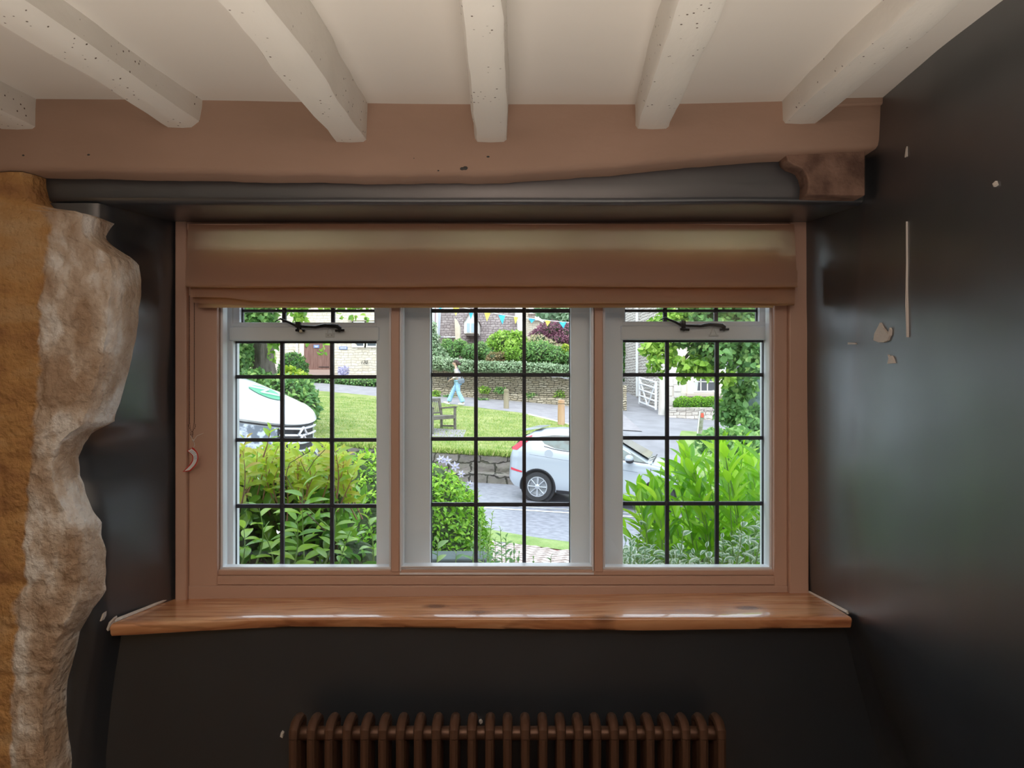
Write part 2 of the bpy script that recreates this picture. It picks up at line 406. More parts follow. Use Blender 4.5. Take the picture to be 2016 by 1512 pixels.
b = MB(); b.grid(rwall, 130, 110); b.box((1.12, -3.2, 0), (1.3, 2.5, 2.4)); b.box((.95, 2.0, .9), (1.2, 2.42, 2.3))
RW = b.build('wall_right', M_dark, smooth=True, angle=60, kind='structure', label='navy black painted side wall right of the window, chipped', cat='wall')
M_chip = mat('bare_plaster_and_glint', (.72, .68, .64), .9, bump=.4, bs=60)
def chip(poly, name='bare_plaster_chip'):
    """poly in photo pixels, lying on the right wall"""
    pts = []
    for px, py in poly:
        Y = .893*F/(px-1008)
        for _ in range(4):
            z = CZ+(756-py)/F*Y
            zr = z-CZ; front = interp(zr, [(-.66, .908), (-.60, .888), (-.2, .882), (.2, .895), (.47, .916), (.75, .925)]); far = interp(zr, [(-.6, .900), (.2, .900), (.5, .905), (.75, .905)])
            X = lerp(front, far, sm((1.94-Y)/.45)); Y = X*F/(px-1008)
        pts.append((X-.0035, Y, z))
    n = len(pts); bb = MB(); bb.add(pts+[(x+.009, y, z) for x, y, z in pts], [tuple(range(n)), tuple(range(2*n-1, n-1, -1))]+[(i, (i+1) % n, (i+1) % n+n, i+n) for i in range(n)])
    return bb.build(name, M_chip, RW)
chip([(1722, 670), (1724, 656), (1730, 645), (1735, 635), (1740, 645), (1747, 653), (1753, 661), (1750, 670), (1742, 674), (1732, 674)])
chip([(1751, 655), (1754, 645), (1756, 650), (1755, 660), (1752, 664)])
chip([(1750, 698), (1752, 706), (1749, 716), (1763, 715), (1761, 708), (1757, 700), (1755, 704)])
chip([(1663, 676), (1672, 674), (1686, 675), (1688, 678), (1676, 678), (1665, 679)])
chip([(1786.2, 436), (1786.6, 520), (1785.4, 600), (1787.2, 664), (1788.3, 664), (1788.2, 600), (1788, 520), (1787.3, 436)], 'ridge_highlight')  # raised plaster ridge, coloured pale for the highlight along it
chip([(1784, 310), (1786, 292), (1788, 288), (1788, 308)])
chip([(1957, 362), (1963, 356), (1966, 364), (1960, 368)])
# bare plaster crumbs left of the sill
def crumb(poly, Y):
    bb = MB(); bb.prism([XZ(px, py, Y) for px, py in poly], Y-.004, Y+.01); return bb.build('bare_plaster_chip', M_chip, bpy.data.objects['wall_front'])
crumb([(184, 1284), (190, 1272), (203, 1264), (213, 1262), (214, 1266), (202, 1270), (193, 1279), (187, 1286)], 1.985)
crumb([(198, 1222), (203, 1208), (206, 1205), (205, 1214), (201, 1222)], 1.925)
crumb([(211, 1238), (216, 1224), (226, 1214), (227, 1217), (219, 1227), (214, 1242)], 1.925)
crumb([(552, 1449), (554, 1441), (558, 1444), (557, 1452)], 1.985)
crumb([(943, 1420), (947, 1418), (950, 1422), (946, 1425)], 1.985)

# rough stone and plaster pier on the left
edge = [(335, 60), (360, 62), (385, 66), (400, 78), (412, 130), (420, 184), (432, 182), (458, 178), (470, 188), (490, 212), (508, 232), (540, 238), (590, 235), (650, 228), (720, 214), (760, 203), (800, 192), (835, 184), (855, 150), (880, 130), (905, 122), (945, 124), (1000, 144), (1040, 162), (1080, 168), (1130, 171), (1180, 170), (1220, 152), (1260, 130), (1310, 118), (1360, 104), (1420, 102), (1512, 112)]
band = [(340, 200), (395, 82), (460, 96), (510, 86), (560, 84), (640, 72), (700, 72), (780, 66), (850, 64), (900, 62), (960, 52), (1050, 46), (1150, 48), (1190, 20), (1225, 30), (1260, 26), (1300, 22), (1350, 20), (1420, 22), (1512, 24)]
SY = 1.865
zc = [0]
random.seed(3)
while zc[-1] < 2.2: zc.append(zc[-1]+random.uniform(.11, .2))
def stone_pt(u, v):
    z = lerp(0.0, 2.035, v); py = 756-(z-CZ)/SY*F
    ex = (interp(py, edge)-1008)/F*SY+.004*nz(z*25, 0, 2)
    if u > .93:
        k = (u-.93)/.07; a = k*math.pi/2
        return (ex-.018+.018*math.sin(a), SY+.012+.022*(1-math.cos(a))+.07*k*k, z)
    s = 1-u/.93
    x = ex-.018-(s*.55 if s < .8 else .44+(s-.8)/.2*1.6)
    k = max(i for i in range(len(zc)) if zc[i] <= z+1e-6); hz = zc[k+1]-zc[k] if k+1 < len(zc) else .15
    tz = (z-zc[k])/hz; sxw = .26+.1*nz(k*3.3, 1, 7); ph = nz(k*1.7, 2, 9)*.5
    tx = ((x+ph)/sxw) % 1.0
    bulge = min(sm(tz/.16), sm((1-tz)/.16), sm(tx/.1), sm((1-tx)/.1))
    bx = (interp(py, band)-1008)/F*SY
    pl = sm((x-bx+.02*nz(x*9, z*9, 5))/.02)
    d = .006*(1-bulge)+.008*nz(x*6, z*6, 1)+.004*nz(x*22, z*22, 2)
    d += pl*(.006*nz(x*45, z*45, 4)+.004*nz(x*90, z*80, 9)-.007)
    return (x, SY+d, z)
b = MB(); b.grid(stone_pt, 150, 260)
M_stone = mat('limewashed_stone', (.5, .3, .14), .9, bump=1, bs=60, bdist=.012)
N, L, b_ = nodes(M_stone)
at = N.new('ShaderNodeAttribute'); at.attribute_name = 'plaster'
tcn = N.new('ShaderNodeTexCoord')
def noiz(scale, det=5, st=(1, 1, 1)):
    mp = N.new('ShaderNodeMapping'); mp.inputs['Scale'].default_value = st; L.new(tcn.outputs['Object'], mp.inputs[0])
    n = N.new('ShaderNodeTexNoise'); n.inputs['Scale'].default_value = scale; n.inputs['Detail'].default_value = det; L.new(mp.outputs[0], n.inputs['Vector']); return n.outputs[0]
oc = ramp(N, L, noiz(5, 6, (1, 1, 2.5)), [(.3, (.40, .20, .085)), (.5, (.60, .34, .13)), (.7, (.66, .45, .24))])
wc = ramp(N, L, noiz(11, 9, (1, 1, .6)), [(.38, (.50, .36, .25)), (.5, (.68, .57, .46)), (.60, (.92, .90, .86))])
L.new(mixc(N, L, at.outputs['Fac'], oc, wc), b_.inputs['Base Color'])
o = b.build('wall_pier', M_stone, smooth=True, angle=80, kind='structure', label='rough ochre and whitewashed stone wall left of the window recess', cat='wall')
vals = []
for v in o.data.vertices:
    x, y, z = v.co; py = 756-(z-CZ)/SY*F; bx = (interp(py, band)-1008)/F*SY
    vals.append(sm((x-bx+.012*nz(x*25, z*25, 5)+.008*nz(x*60, z*50, 1))/.012))
o.data.attributes.new('plaster', 'FLOAT', 'POINT').data.foreach_set('value', vals)

# ------------------------------------------------------------------ beam, joists, corbel
BY = 1.85
bb_ = [(0, 333), (200, 337), (400, 340), (600, 344), (800, 346), (1000, 343), (1200, 330), (1400, 309), (1553, 300), (1705, 292), (1745, 289)]
def beam_pt(u, v):
    x = lerp(-2.9, 1.0, u); px = x/BY*F+1008
    zb = CZ+(756-interp(px, bb_))/F*BY+.003*nz(x*7, 1, 3)+.0015*nz(x*25, 1, 3)
    zt = CZ+.76; yb = 1.955
    end = sm((px-1722)/26) if px > 1722 else 0
    yf = BY+.004*nz(x*2, 3, 2)
    r = .017
    seq = [(yb, zt), (yf, zt), (yf, lerp(zt, zb, .3)), (yf+.002*nz(x*5, 9), lerp(zt, zb, .6)), (yf, zb+r), (yf+r*.3, zb+r*.3), (yf+r, zb), (yb, zb)]
    y, z = seq[int(round(v*7))]
    if end > 0: y = lerp(y, max(y, yf+.0), end); z = z+end*.010 if z < zb+.03 else z
    xe = XZ(1748, 0, BY)[0]-.006*abs(z-(CZ+.62))/.06
    return (min(x, xe), y, z)
b = MB(); b.grid(beam_pt, 220, 7)
b.box((-2.8, BY+.02, CZ+.6), (.93, 1.95, CZ+.75))
beam = b.build('ceiling_beam', M_beam, smooth=True, angle=50, label='long painted beam, tinted with warm room light, crossing above the window under the joists', cat='beam', kind='structure')
b = MB()
def bd(px, py, Y=BY-.006): return P(px, py, Y)
b.prism([XZ(x, y, BY-.004) for x, y in ((1622, 212), (1620, 160), (1757, 152), (1754, 206))], BY-.012, BY+.05)
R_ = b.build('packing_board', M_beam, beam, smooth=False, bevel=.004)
b = MB()
for px, py, r in ((916, 331, .006), (910, 332, .005), (961, 309, .0045), (899, 290, .003), (46, 306, .003), (175, 305, .004), (815, 312, .003), (863, 336, .002), (1240, 232, .003), (1612, 267, .0025)):
    b.ball(P(px, py, BY+.002), r, 8, 5, sq=(1.3, .6, .8))
b.build('nail_hole', M_screw, beam)

jn = 0
JO = [  # bottom face: (left px, right px) where it meets the beam, pixel row there; then X edges far up near the camera
    dict(xb=(-1.285, -1.194), z=.640, xf=(-1.35, -1.262), yn=0, lab='far left cream joist, mostly outside the photo'),
    dict(xb=(-.861, -.781), z=.643, xf=(-.925, -.838), yn=1, lab='left cream joist with a smooth chamfered edge'),
    dict(xb=(-.442, -.363), z=.607, xf=(-.472, -.388), yn=2, lab='second cream joist from the left in view, over the left casement'),
    dict(xb=(-.093, -.010), z=.607, xf=(-.086, -.014), yn=3, lab='middle joist, cream paint peppered with woodworm holes'),
    dict(xb=(.304, .392), z=.638, xf=(.272, .362), yn=4, lab='cream joist with a chipped end right of the middle one'),
    dict(xb=(.676, .765), z=.652, xf=(.680, .770), yn=5, lab='rightmost cream joist, closest to the dark side wall')]
for j in JO:
    seed = j['yn']*7.3; zb = CZ+j['z']
    yf = 1.24; zt = CZ+.735
    def jp(u, v, j=j, seed=seed, zb=zb):
        y = lerp(BY+.03, -3.0, u)
        t = (BY-y)/(BY-yf)
        xl = lerp(j['xb'][0], j['xf'][0], t if t < 1.5 else 1.5); xr = lerp(j['xb'][1], j['xf'][1], t if t < 1.5 else 1.5)
        xl += .008*nz(y*4, seed)+.003*nz(y*14, seed); xr += .008*nz(y*4, seed+4)+.003*nz(y*14, seed+4)
        z = zb+.004*nz(y*5, seed+9)
        ch = .022 if j['yn'] == 1 else .008
        d = .006*nz(y*3, seed+2)
        seq = [(xl-.006+d, zt), (xl-.002+d, z+.05), (xl, z+.008), (xl+.006, z), (lerp(xl, xr, .5), z-.0015), (xr-ch*.9, z), (xr, z+ch*.7), (xr+.003+d, z+.05), (xr+.006+d, zt)]
        q = seq[int(round(v*8))]
        return (q[0], y, q[1])
    b = MB(); b.grid(jp, 160, 8)
    b.add([(jp(0, v/8)[0], BY+.03, jp(0, v/8)[2]) for v in range(9)], [tuple(range(9))])
    b.build('ceiling_joist', M_joist, smooth=True, angle=40, label=j['lab'], cat='joist', kind='structure', group='cream joists across the ceiling')

b = MB()
poly = [(1545, 296), (1549, 318), (1560, 326), (1573, 330), (1580, 334), (1586, 345), (1590, 360), (1588, 384), (1702, 386), (1702, 296)]
b.prism([XZ(x, y, 1.88) for x, y in poly], 1.875, 1.955)
b.build('padstone_block', M_beamend, smooth=False, bevel=.004, label='worn brown timber block under the right end of the beam', cat='timber block')

# ------------------------------------------------------------------ sill
def sillgeo(u):
    zr = lerp(-.627, -.6065, u)
    pt = interp(u, [(0, 1230), (.09, 1224), (.2, 1217), (.35, 1216), (1, 1216.5)])+.5*nz(u*20, 0)
    pb_ = interp(u, [(0, 1254), (.13, 1243), (.24, 1235), (.36, 1236), (.5, 1239), (.72, 1243), (.85, 1240), (1, 1237)])
    yf = -zr*F/(pt-756); th = (pb_-pt)/F*yf
    return zr, yf, th
def sill_pt(u, v):
    zr, yf, th = sillgeo(u); xb = lerp(-.990, .868, u)-.0; xf = (lerp(216, 1677, u)-1008)/F*yf
    yb = 2.20
    r = .007
    seq = [(yb, 0), (lerp(yb, yf, .3), 0), (lerp(yb, yf, .6), 0), (yf+.03, .0), (yf+r, 0), (yf+r*.3, -r*.3), (yf, -r), (yf+.002, -th*.5), (yf+.003, -th+r), (yf+r, -th), (yb, -th)]
    y, dz = seq[int(round(v*10))]
    x = lerp(xf, xb, sm(0)+(y-yf)/(yb-.03-yf)) if y < yb-.03 else xb
    return (x, y, CZ+zr+dz+.0008*nz(x*12, y*30))
b = MB(); b.grid(sill_pt, 200, 10)
b.add([sill_pt(0, v/10) for v in range(11)], [tuple(range(11))]); b.add([sill_pt(1, v/10) for v in range(11)], [tuple(range(11))])
sill = b.build('window_sill', M_sill, smooth=True, angle=60, label='varnished orange brown wooden sill board with a wavy front edge', cat='window sill')
b = MB(); b.tube([(-.995, 2.14, CZ-.622), (-1.02, 2.05, CZ-.624), (-1.050, 1.95, CZ-.626)], [.004, .005, .006], 6)
b.build('filler_line', M_chip, sill)
b = MB(); b.tube([(.862, 2.155, CZ-.604), (.878, 2.04, CZ-.604), (.888, 1.955, CZ-.604)], [.003, .0055, .005], 6)
b.build('filler_line', M_chip, sill)

# ------------------------------------------------------------------ inner frame
b = MB(); Y = 2.17
b.pbox(352, 436, 374, 1186, Y, 2.145, 2.22); b.pbox(374, 436, 430, 1186, Y, 2.160, 2.205)
b.pbox(1548, 436, 1586, 1186, Y, 2.145, 2.22); b.pbox(1522, 436, 1548, 1186, Y, 2.160, 2.205)
b.pbox(352, 436, 1586, 456, Y, 2.150, 2.20)
b.pbox(374, 1122, 1548, 1133, Y, 2.168, 2.19); b.pbox(374, 1133, 1548, 1151, Y, 2.163, 2.22); b.pbox(374, 1151, 1548, 1190, Y, 2.156, 2.30)
b.pbox(770, 450, 787, 1126, Y, 2.165, 2.205); b.pbox(1170, 450, 1187, 1126, Y, 2.165, 2.205)
b.build('trim_1', M_frame, bevel=.003, smooth=True, kind='structure', label='painted wooden surround and mullions of the window, warm room light in their colour', cat='window surround')

def came(b, x0, z0, x1, z1, Y, w=.0088, d=.006):
    if abs(x1-x0) > abs(z1-z0): b.box((x0, Y-d, z0-w/2), (x1, Y+d, z1+w/2))
    else: b.box((x0-w/2, Y-d, z0), (x1+w/2, Y+d, z1))
OY = 2.29
wins = [  # number, label, frame boxes (px), glass rect, top rect, vertical leads, horizontal leads, inner slim frame px
    (1, 'left leaded casement with a top vent, van and leafy shrubs behind it', [(426, 465), (744, 790)], (463, 673, 746, 1132), (477, 450, 740, 644), (556, 654), (742, 866, 996), (560, 656), (612, 560, 520), (431, 770)),
    (2, 'middle fixed leaded light, the bench and walking woman seen through it', [(790, 849), (1122, 1168)], (848, 450, 1123, 1132), None, (937, 1032), (738, 864, 993, 612, 560, 500), None, None, (787, 1169)),
    (3, 'right leaded casement with a top vent, long green leaves behind it', [(1187, 1224), (1502, 1532)], (1223, 671, 1503, 1132), (1228, 450, 1490, 642), (1313, 1411), (738, 862, 991), (1309, 1409), (612, 560, 520), (1187, 1522))]
for num, lab, fr, gr, tr_, vl, hl, tvl, thl, inner in wins:
    cx, cz = XZ((gr[0]+gr[2])/2, 1125, OY)
    root = empty('window_%d' % num, (cx, OY, cz), label=lab, cat='window', kind='structure')
    b = MB()
    for x0, x1 in fr: b.pbox(x0, 440, x1, 1140, OY, OY-.028, OY+.03)
    xL, xR = fr[0][0], fr[1][1]
    lx, rx = XZ(inner[0]-1, 0, 2.2)[0], XZ(inner[1]+1, 0, 2.2)[0]
    b.box((lx-.012, 2.206, CZ-.60), (lx, 2.30, CZ+.47)); b.box((rx, 2.206, CZ-.60), (rx+.012, 2.30, CZ+.47))
    b.pbox(xL, 1124, xR, 1150, OY, OY-.026, OY+.03); b.pbox(xL, 440, xR, 458, OY, OY-.03, OY+.03)
    # stepped inner edge of each stile
    ex = [(gr[0]-17, gr[0]), (gr[2], gr[2]+20)]
    for x0, x1 in ex: b.pbox(x0+ (0 if x0 > gr[0] else 3), 440, x1-(0 if x1 < gr[2]+1 else 4), 1140, OY, OY-.020, OY+.01)
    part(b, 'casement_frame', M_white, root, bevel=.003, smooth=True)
    rects = [gr]
    if tr_:
        b = MB(); b.pbox(gr[0]-4, tr_[3]+1, gr[2]+4, gr[1]-1, OY, OY-.036, OY+.03)
        b.pbox(gr[0]-4, tr_[3]-8, gr[2]+4, tr_[3]+1, OY, OY-.026, OY+.03)
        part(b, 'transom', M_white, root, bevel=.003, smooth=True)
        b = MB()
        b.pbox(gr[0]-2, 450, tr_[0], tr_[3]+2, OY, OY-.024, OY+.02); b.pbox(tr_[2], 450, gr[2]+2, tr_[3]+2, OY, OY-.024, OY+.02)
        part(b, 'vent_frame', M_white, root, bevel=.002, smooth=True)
        rects.append(tr_)
    b = MB()
    for r in rects: b.pbox(r[0]-2, r[1]-2, r[2]+2, r[3]+2, OY, OY-.002, OY+.002)
    part(b, 'glass_pane', M_glass, root)
    b = MB()
    def ld(x0, y0, x1, y1, w=7.2):
        (a, c), (d, e) = XZ(x0, y0, OY), XZ(x1, y1, OY); came(b, min(a, d), min(c, e), max(a, d), max(c, e), OY, w/F*OY)
    for x in vl: ld(x, gr[1], x, gr[3])
    for y in hl: ld(gr[0], y, gr[2], y)
    for x in (gr[0]+.5, gr[2]-.5): ld(x, gr[1], x, gr[3], 4)
    for y in (gr[1]+1,): ld(gr[0], y, gr[2], y, 4)
    nodesxy = [(x, y) for x in vl for y in hl]
    if tr_:
        for x in tvl: ld(x, tr_[1], x, tr_[3])
        for y in thl: ld(tr_[0], y, tr_[2], y, 5)
        for x in (tr_[0]+.5, tr_[2]-.5): ld(x, tr_[1], x, tr_[3], 4)
        nodesxy += [(x, y) for x in tvl for y in thl]
    for x, y in nodesxy:   # solder joints
        p = P(x, y, OY-.005); b.ball(p, .0085, 8, 5, sq=(1, .35, 1))
    part(b, 'lead_lattice', M_lead, root, bevel=.0015, smooth=True)
    # slim secondary glazing
    x0, x1 = inner; SYg = 2.200
    b = MB(); yb = 1123
    b.pbox(x0, 448, x0+5, yb, 2.17, 2.180, 2.215); b.pbox(x1-5, 448, x1, yb, 2.17, 2.180, 2.215)
    if num == 2:
        b.pbox(x0, 1115, x1, 1118, 2.17, 2.172, 2.215); b.pbox(x0, 1118, x1, 1127, 2.17, 2.178, 2.215); b.pbox(x0, 1127, x1, 1131, 2.17, 2.166, 2.215)
        b.pbox(x0, 448, x0+3, 1131, 2.17, 2.168, 2.215); b.pbox(x1-3, 448, x1, 1131, 2.17, 2.168, 2.215)
    else: b.pbox(x0, 1118, x1, 1123, 2.17, 2.178, 2.215)
    part(b, 'secondary_glazing_frame', M_alu, root, label='slim white aluminium frame', smooth=True, bevel=.001)
    b = MB(); b.pbox(x0+4, 450, x1-4, 1119, 2.17, SYg, SYg+.003)
    part(b, 'secondary_pane', M_glass, root)
    if tr_:
        # iron casement stay on the transom
        dx, dy = (0, 0) if num == 1 else (757, -2)
        Ys = 2.235
        q = lambda x, y, Y=Ys: P(x+dx, y+dy, Y)
        b = MB(); b.tube([q(541, 633), q(548, 629.5), q(553, 627.5)], [.0012, .0016, .0026], 8)
        b.tube([q(552, 627.5), q(560, 631), q(572, 636), q(584, 642)], [.0026, .0032, .0036, .004], 8)
        b.tube([q(584, 642), q(600, 643), q(622, 644), q(632, 642), q(640, 641), q(666, 642.5)], [.0052, .0056, .0060, .0072, .0076, .0080], 8, flat=.8)
        b.tube([q(664, 643), q(669, 646), q(669, 651)], [.0068, .0062, .0045], 8)
        st = part(b, 'casement_stay', M_iron, root, smooth=True, label='black iron stay')
        b = MB(); b.pbox(583+dx, 634+dy, 592+dx, 645+dy, Ys, Ys-.008, Ys+.008); b.tube([q(588, 640), q(589, 650)], [.006, .007], 8); b.tube([q(582, 650), q(600, 651)], .004, 8); b.tube([q(589, 650), q(589, 651, 2.262)], .006, 8)
        b.tube([q(668, 650), q(668, 651, 2.262)], .0055, 8); b.tube([q(660, 651), q(678, 650)], .0035, 8)
        part(b, 'stay_pin', M_iron, root, smooth=True)
        if num == 1:
            b = MB(); b.tube([q(592, 652, 2.237), q(592, 652, 2.226)], .0048, 14)
            part(b, 'brass_thumbscrew', M_brass, root, smooth=True)
        b = MB()
        if num == 1:
            b.pbox(641, 656, 658, 664, 2.25, 2.247, 2.254)
            b.tube([q(645, 656, 2.25), q(645, 650, 2.25), q(649, 645, 2.25), q(654, 650, 2.25), q(655, 656, 2.25)], .0011, 6)
        else:
            b.tube([P(1398, 660, 2.25), P(1404, 643, 2.25), P(1411, 660, 2.25), P(1398, 660, 2.25)], .0012, 6); b.pbox(1396, 659, 1414, 662, 2.25, 2.247, 2.254)
        part(b, 'catch_plate', M_clear, root, smooth=True, label='small clear plastic catch plate')
        if num == 1:
            b = MB()
            for x in (646, 653): b.ball(P(x, 660, 2.2465), .0013, 8, 5)
            part(b, 'screw', M_screw, root)

# ------------------------------------------------------------------ roman blind
M_fab = bpy.data.materials.new('linen_blind'); M_fab.use_nodes = True
N, L, b_ = nodes(M_fab); b_.inputs['Roughness'].default_value = .9
tcn = N.new('ShaderNodeTexCoord')
def wv_(st, sc_):
    mp = N.new('ShaderNodeMapping'); mp.inputs['Scale'].default_value = st; L.new(tcn.outputs['Object'], mp.inputs[0])
    n = N.new('ShaderNodeTexNoise'); n.inputs['Scale'].default_value = sc_; n.inputs['Detail'].default_value = 3; L.new(mp.outputs[0], n.inputs['Vector']); return n.outputs[0]
t1 = wv_((1, .02, .02), 320); t2 = wv_((.02, .02, 1), 320)
ad = N.new('ShaderNodeMath'); ad.operation = 'ADD'; L.new(t1, ad.inputs[0]); L.new(t2, ad.inputs[1])
cc = ramp(N, L, ad.outputs[0], [(.35, (.36, .24, .20)), (.7, (.58, .42, .36))]); L.new(cc, b_.inputs['Base Color'])
tl = N.new('ShaderNodeBsdfTranslucent'); L.new(mixc(N, L, .8, cc, (.95, .74, .44)), tl.inputs[0])
mx = N.new('ShaderNodeMixShader'); mx.inputs[0].default_value = .62; L.new(b_.outputs[0], mx.inputs[1]); L.new(tl.outputs[0], mx.inputs[2]); L.new(mx.outputs[0], N['Material Output'].inputs[0])
bp = N.new('ShaderNodeBump'); bp.inputs['Strength'].default_value = .2; bp.inputs['Distance'].default_value = .002; L.new(ad.outputs[0], bp.inputs['Height']); L.new(bp.outputs[0], b_.inputs['Normal'])
blind = empty('roman_blind', (-.03, 2.13, CZ+.46), label='blush linen roman blind drawn up at the top of the window', cat='roman blind')
def sheet(name, xl, xr, prof, wave, nu=120):
    """prof: (py, Y) list from top down; pixels at that Y; wave(u, k) pixel offset for profile point k"""
    b = MB(); n = len(prof)-1
    def fn(u, v):
        k = int(round(v*n)); py, Y = prof[k]
        z = CZ+(756-py-wave(u, k))/F*Y
        x = lerp(xl(k), xr(k), u)/F*Y
        return (x, Y+.003*nz(u*6, k*.7, 3), z)
    b.grid(fn, nu, n)
    return part(b, name, M_fab, blind, smooth=True, angle=70)
p1 = [(441, 2.128), (450, 2.122), (460, 2.118), (480, 2.108), (500, 2.098), (520, 2.086), (540, 2.075), (555, 2.068), (562, 2.068), (565, 2.074), (563, 2.082), (556, 2.088), (545, 2.092), (532, 2.10)]
sheet('blind_face', lambda k: lerp(-637, -643, min(1, k/8)), lambda k: lerp(555, 562, min(1, k/8)), p1, lambda u, k: (1.5*nz(u*7, 1)+1.0*math.sin(u*9))*(k > 6)*(k < 11)+1.0*u*0)
p2 = [(518, 2.102), (535, 2.100), (560, 2.098), (580, 2.094), (592, 2.091), (597, 2.094), (595, 2.099), (570, 2.103), (540, 2.106)]
sheet('blind_fold', lambda k: -633, lambda k: 557, p2, lambda u, k: (interp(u, [(0, -12), (.06, -11), (.1, -5), (.2, -1), (.6, 1), (.85, -1), (1, 1)])+.8*nz(u*13, 2))*(3 <= k <= 6))
p3 = [(504, 2.108), (570, 2.112), (596, 2.112), (601, 2.111), (603, 2.114), (600, 2.118), (560, 2.121), (520, 2.122)]
sheet('blind_fold', lambda k: -628, lambda k: 556, p3, lambda u, k: (interp(u, [(0, -7), (.1, 0), (.5, 1), (.9, 0), (1, -2)])+.8*nz(u*17, 5))*(2 <= k <= 5))
p4 = [(492, 2.124), (580, 2.127), (602, 2.128), (606, 2.129), (606, 2.133), (560, 2.136)]
sheet('blind_hem', lambda k: -618, lambda k: 515, p4, lambda u, k: .5*nz(u*9, 6)*(2 <= k <= 4))
b = MB(); b.pbox(370, 441, 1563, 457, 2.13, 2.128, 2.149)
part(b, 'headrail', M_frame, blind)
M_bead = mat('brown_bead', (.13, .075, .06), .35)
b = MB()
def bead_line(px, y0, y1, ph):
    n = int((y1-y0)/3.1)
    for i in range(n):
        t = i/(n-1); tw = sm((t-.88)/.12)
        x = lerp(px, 377.5, tw)+ (3*math.sin(t*60+ph) if t > .9 else 0)
        p = P(x, lerp(y0, y1, t), 2.135); b.ball(p, .0017, 6, 4)
    b.tube([P(px, y0, 2.135), P(px, lerp(y0, y1, .88), 2.135), P(377.5, y1, 2.135)], .0006, 5)
bead_line(373, 583, 862, 0); bead_line(382.5, 597, 862, 3.1)
part(b, 'bead_chain', M_bead, blind, smooth=True, label='brown looped bead chain')
tagr = empty('safety_tag', P(378, 885, 2.13), label='small red edged white safety tag hanging from the blind chain', cat='tag')
def ribbon(inner, outer, y0, y1, name, m):
    b = MB(); n = 24
    def smp(pl, t):
        t *= len(pl)-1; i = min(int(t), len(pl)-2); k = t-i
        p0, p1_, p2_, p3_ = pl[max(i-1, 0)], pl[i], pl[i+1], pl[min(i+2, len(pl)-1)]
        return tuple(.5*(2*p1_[c]+(p2_[c]-p0[c])*k+(2*p0[c]-5*p1_[c]+4*p2_[c]-p3_[c])*k*k+(3*p1_[c]-p0[c]-3*p2_[c]+p3_[c])*k**3) for c in (0, 1))
    L_ = [smp(inner, i/n) for i in range(n+1)]; R_ = [smp(outer, i/n) for i in range(n+1)]
    b.prism([XZ(*p, 2.13) for p in L_]+[XZ(*p, 2.13) for p in reversed(R_)], y0, y1)
    return part(b, name, m, tagr)
ribbon([(368, 887.5), (378, 896.5), (378.5, 906), (372, 916), (359.5, 929)], [(380, 880.5), (388, 890), (390.5, 902), (385.5, 916), (375, 927.5)], 2.1292, 2.1302, 'tag_sheet', mat('red_plastic', (.55, .03, .03), .4))
ribbon([(370.5, 887.6), (380, 896), (381, 905), (376, 915), (364, 927)], [(377.5, 883.2), (386.3, 891), (388.6, 902), (384, 914.5), (373.5, 925.5)], 2.1284, 2.1293, 'tag_face', mat('white_plastic', (.80, .83, .88), .4))
mk = mat('tag_print', (.30, .38, .52), .6)
for a, c in (((374, 888.5), (383, 895)), ((377, 887), (385, 893)), ((383.3, 897), (383.8, 905)), ((386, 896), (386.4, 904))):
    b = MB(); b.tube([P(*a, 2.1283), P(*c, 2.1283)], .0007, 4); part(b, 'printed_line', mk, tagr)
b = MB(); b.tube([P(376, 858, 2.133), P(379, 867, 2.131), P(382.5, 872, 2.13), P(383, 877, 2.13), P(380.5, 881.5, 2.13)], .0011, 6); b.tube([P(381, 867, 2.13), P(388, 858, 2.13), P(400, 853, 2.13)], .0009, 6); b.ball(P(381, 867, 2.13), .0028, 8, 6)
part(b, 'tie', mat('cream_cord', (.66, .60, .55), .7), tagr, smooth=True)

# ------------------------------------------------------------------ radiator
M_rad = mat('bronze_radiator', (.16, .085, .055), .42, metal=.45, bump=.15, bs=60, bdist=.002)
RY = 1.83; x0 = (575-1008)/F*RY; pitch = 35.33/F*RY; zt = CZ+(756-1434)/F*RY
rad = empty('column_radiator', ((x0+12*pitch), 1.88, 0), label='dark bronze column radiator on the navy wall below the sill', cat='radiator')
cm = None
for i in range(25):
    x = x0+i*pitch
    if cm is None:
        b = MB()
        for y in (RY+.012, RY+.05, RY+.088): b.tube([(0, y, .14), (0, y, zt-.03)], .0115, 10)
        b.tube([(0, RY+.012, zt-.03), (0, RY+.014, zt-.014), (0, RY+.03, zt-.004), (0, RY+.05, zt-.002), (0, RY+.07, zt-.004), (0, RY+.086, zt-.014), (0, RY+.088, zt-.03)], [.0115, .0125, .013, .013, .013, .0125, .0115], 10)
        b.tube([(0, RY+.012, .14), (0, RY+.03, .12), (0, RY+.05, .116), (0, RY+.07, .12), (0, RY+.088, .14)], .0125, 10)
        b.v = [(vx, vy-1.88, vz) for vx, vy, vz in b.v]
        cm = b.build('radiator_column', M_rad, rad, smooth=True); o = cm
    else: o = cm.copy(); C.objects.link(o); o.parent = rad
    o.location.x = x-rad.location.x
b = MB(); xe = x0+24*pitch
for z in (zt-.035, .135): b.tube([(x0-.018, RY+.05, z), (xe+.018, RY+.05, z)], .017, 12)
part(b, 'header_pipe', M_rad, rad, smooth=True)
for x in (x0+.5*pitch, xe-.5*pitch):
    b = MB(); b.box((x-.008, RY+.02, 0), (x+.008, RY+.08, .12)); part(b, 'foot', M_rad, rad)
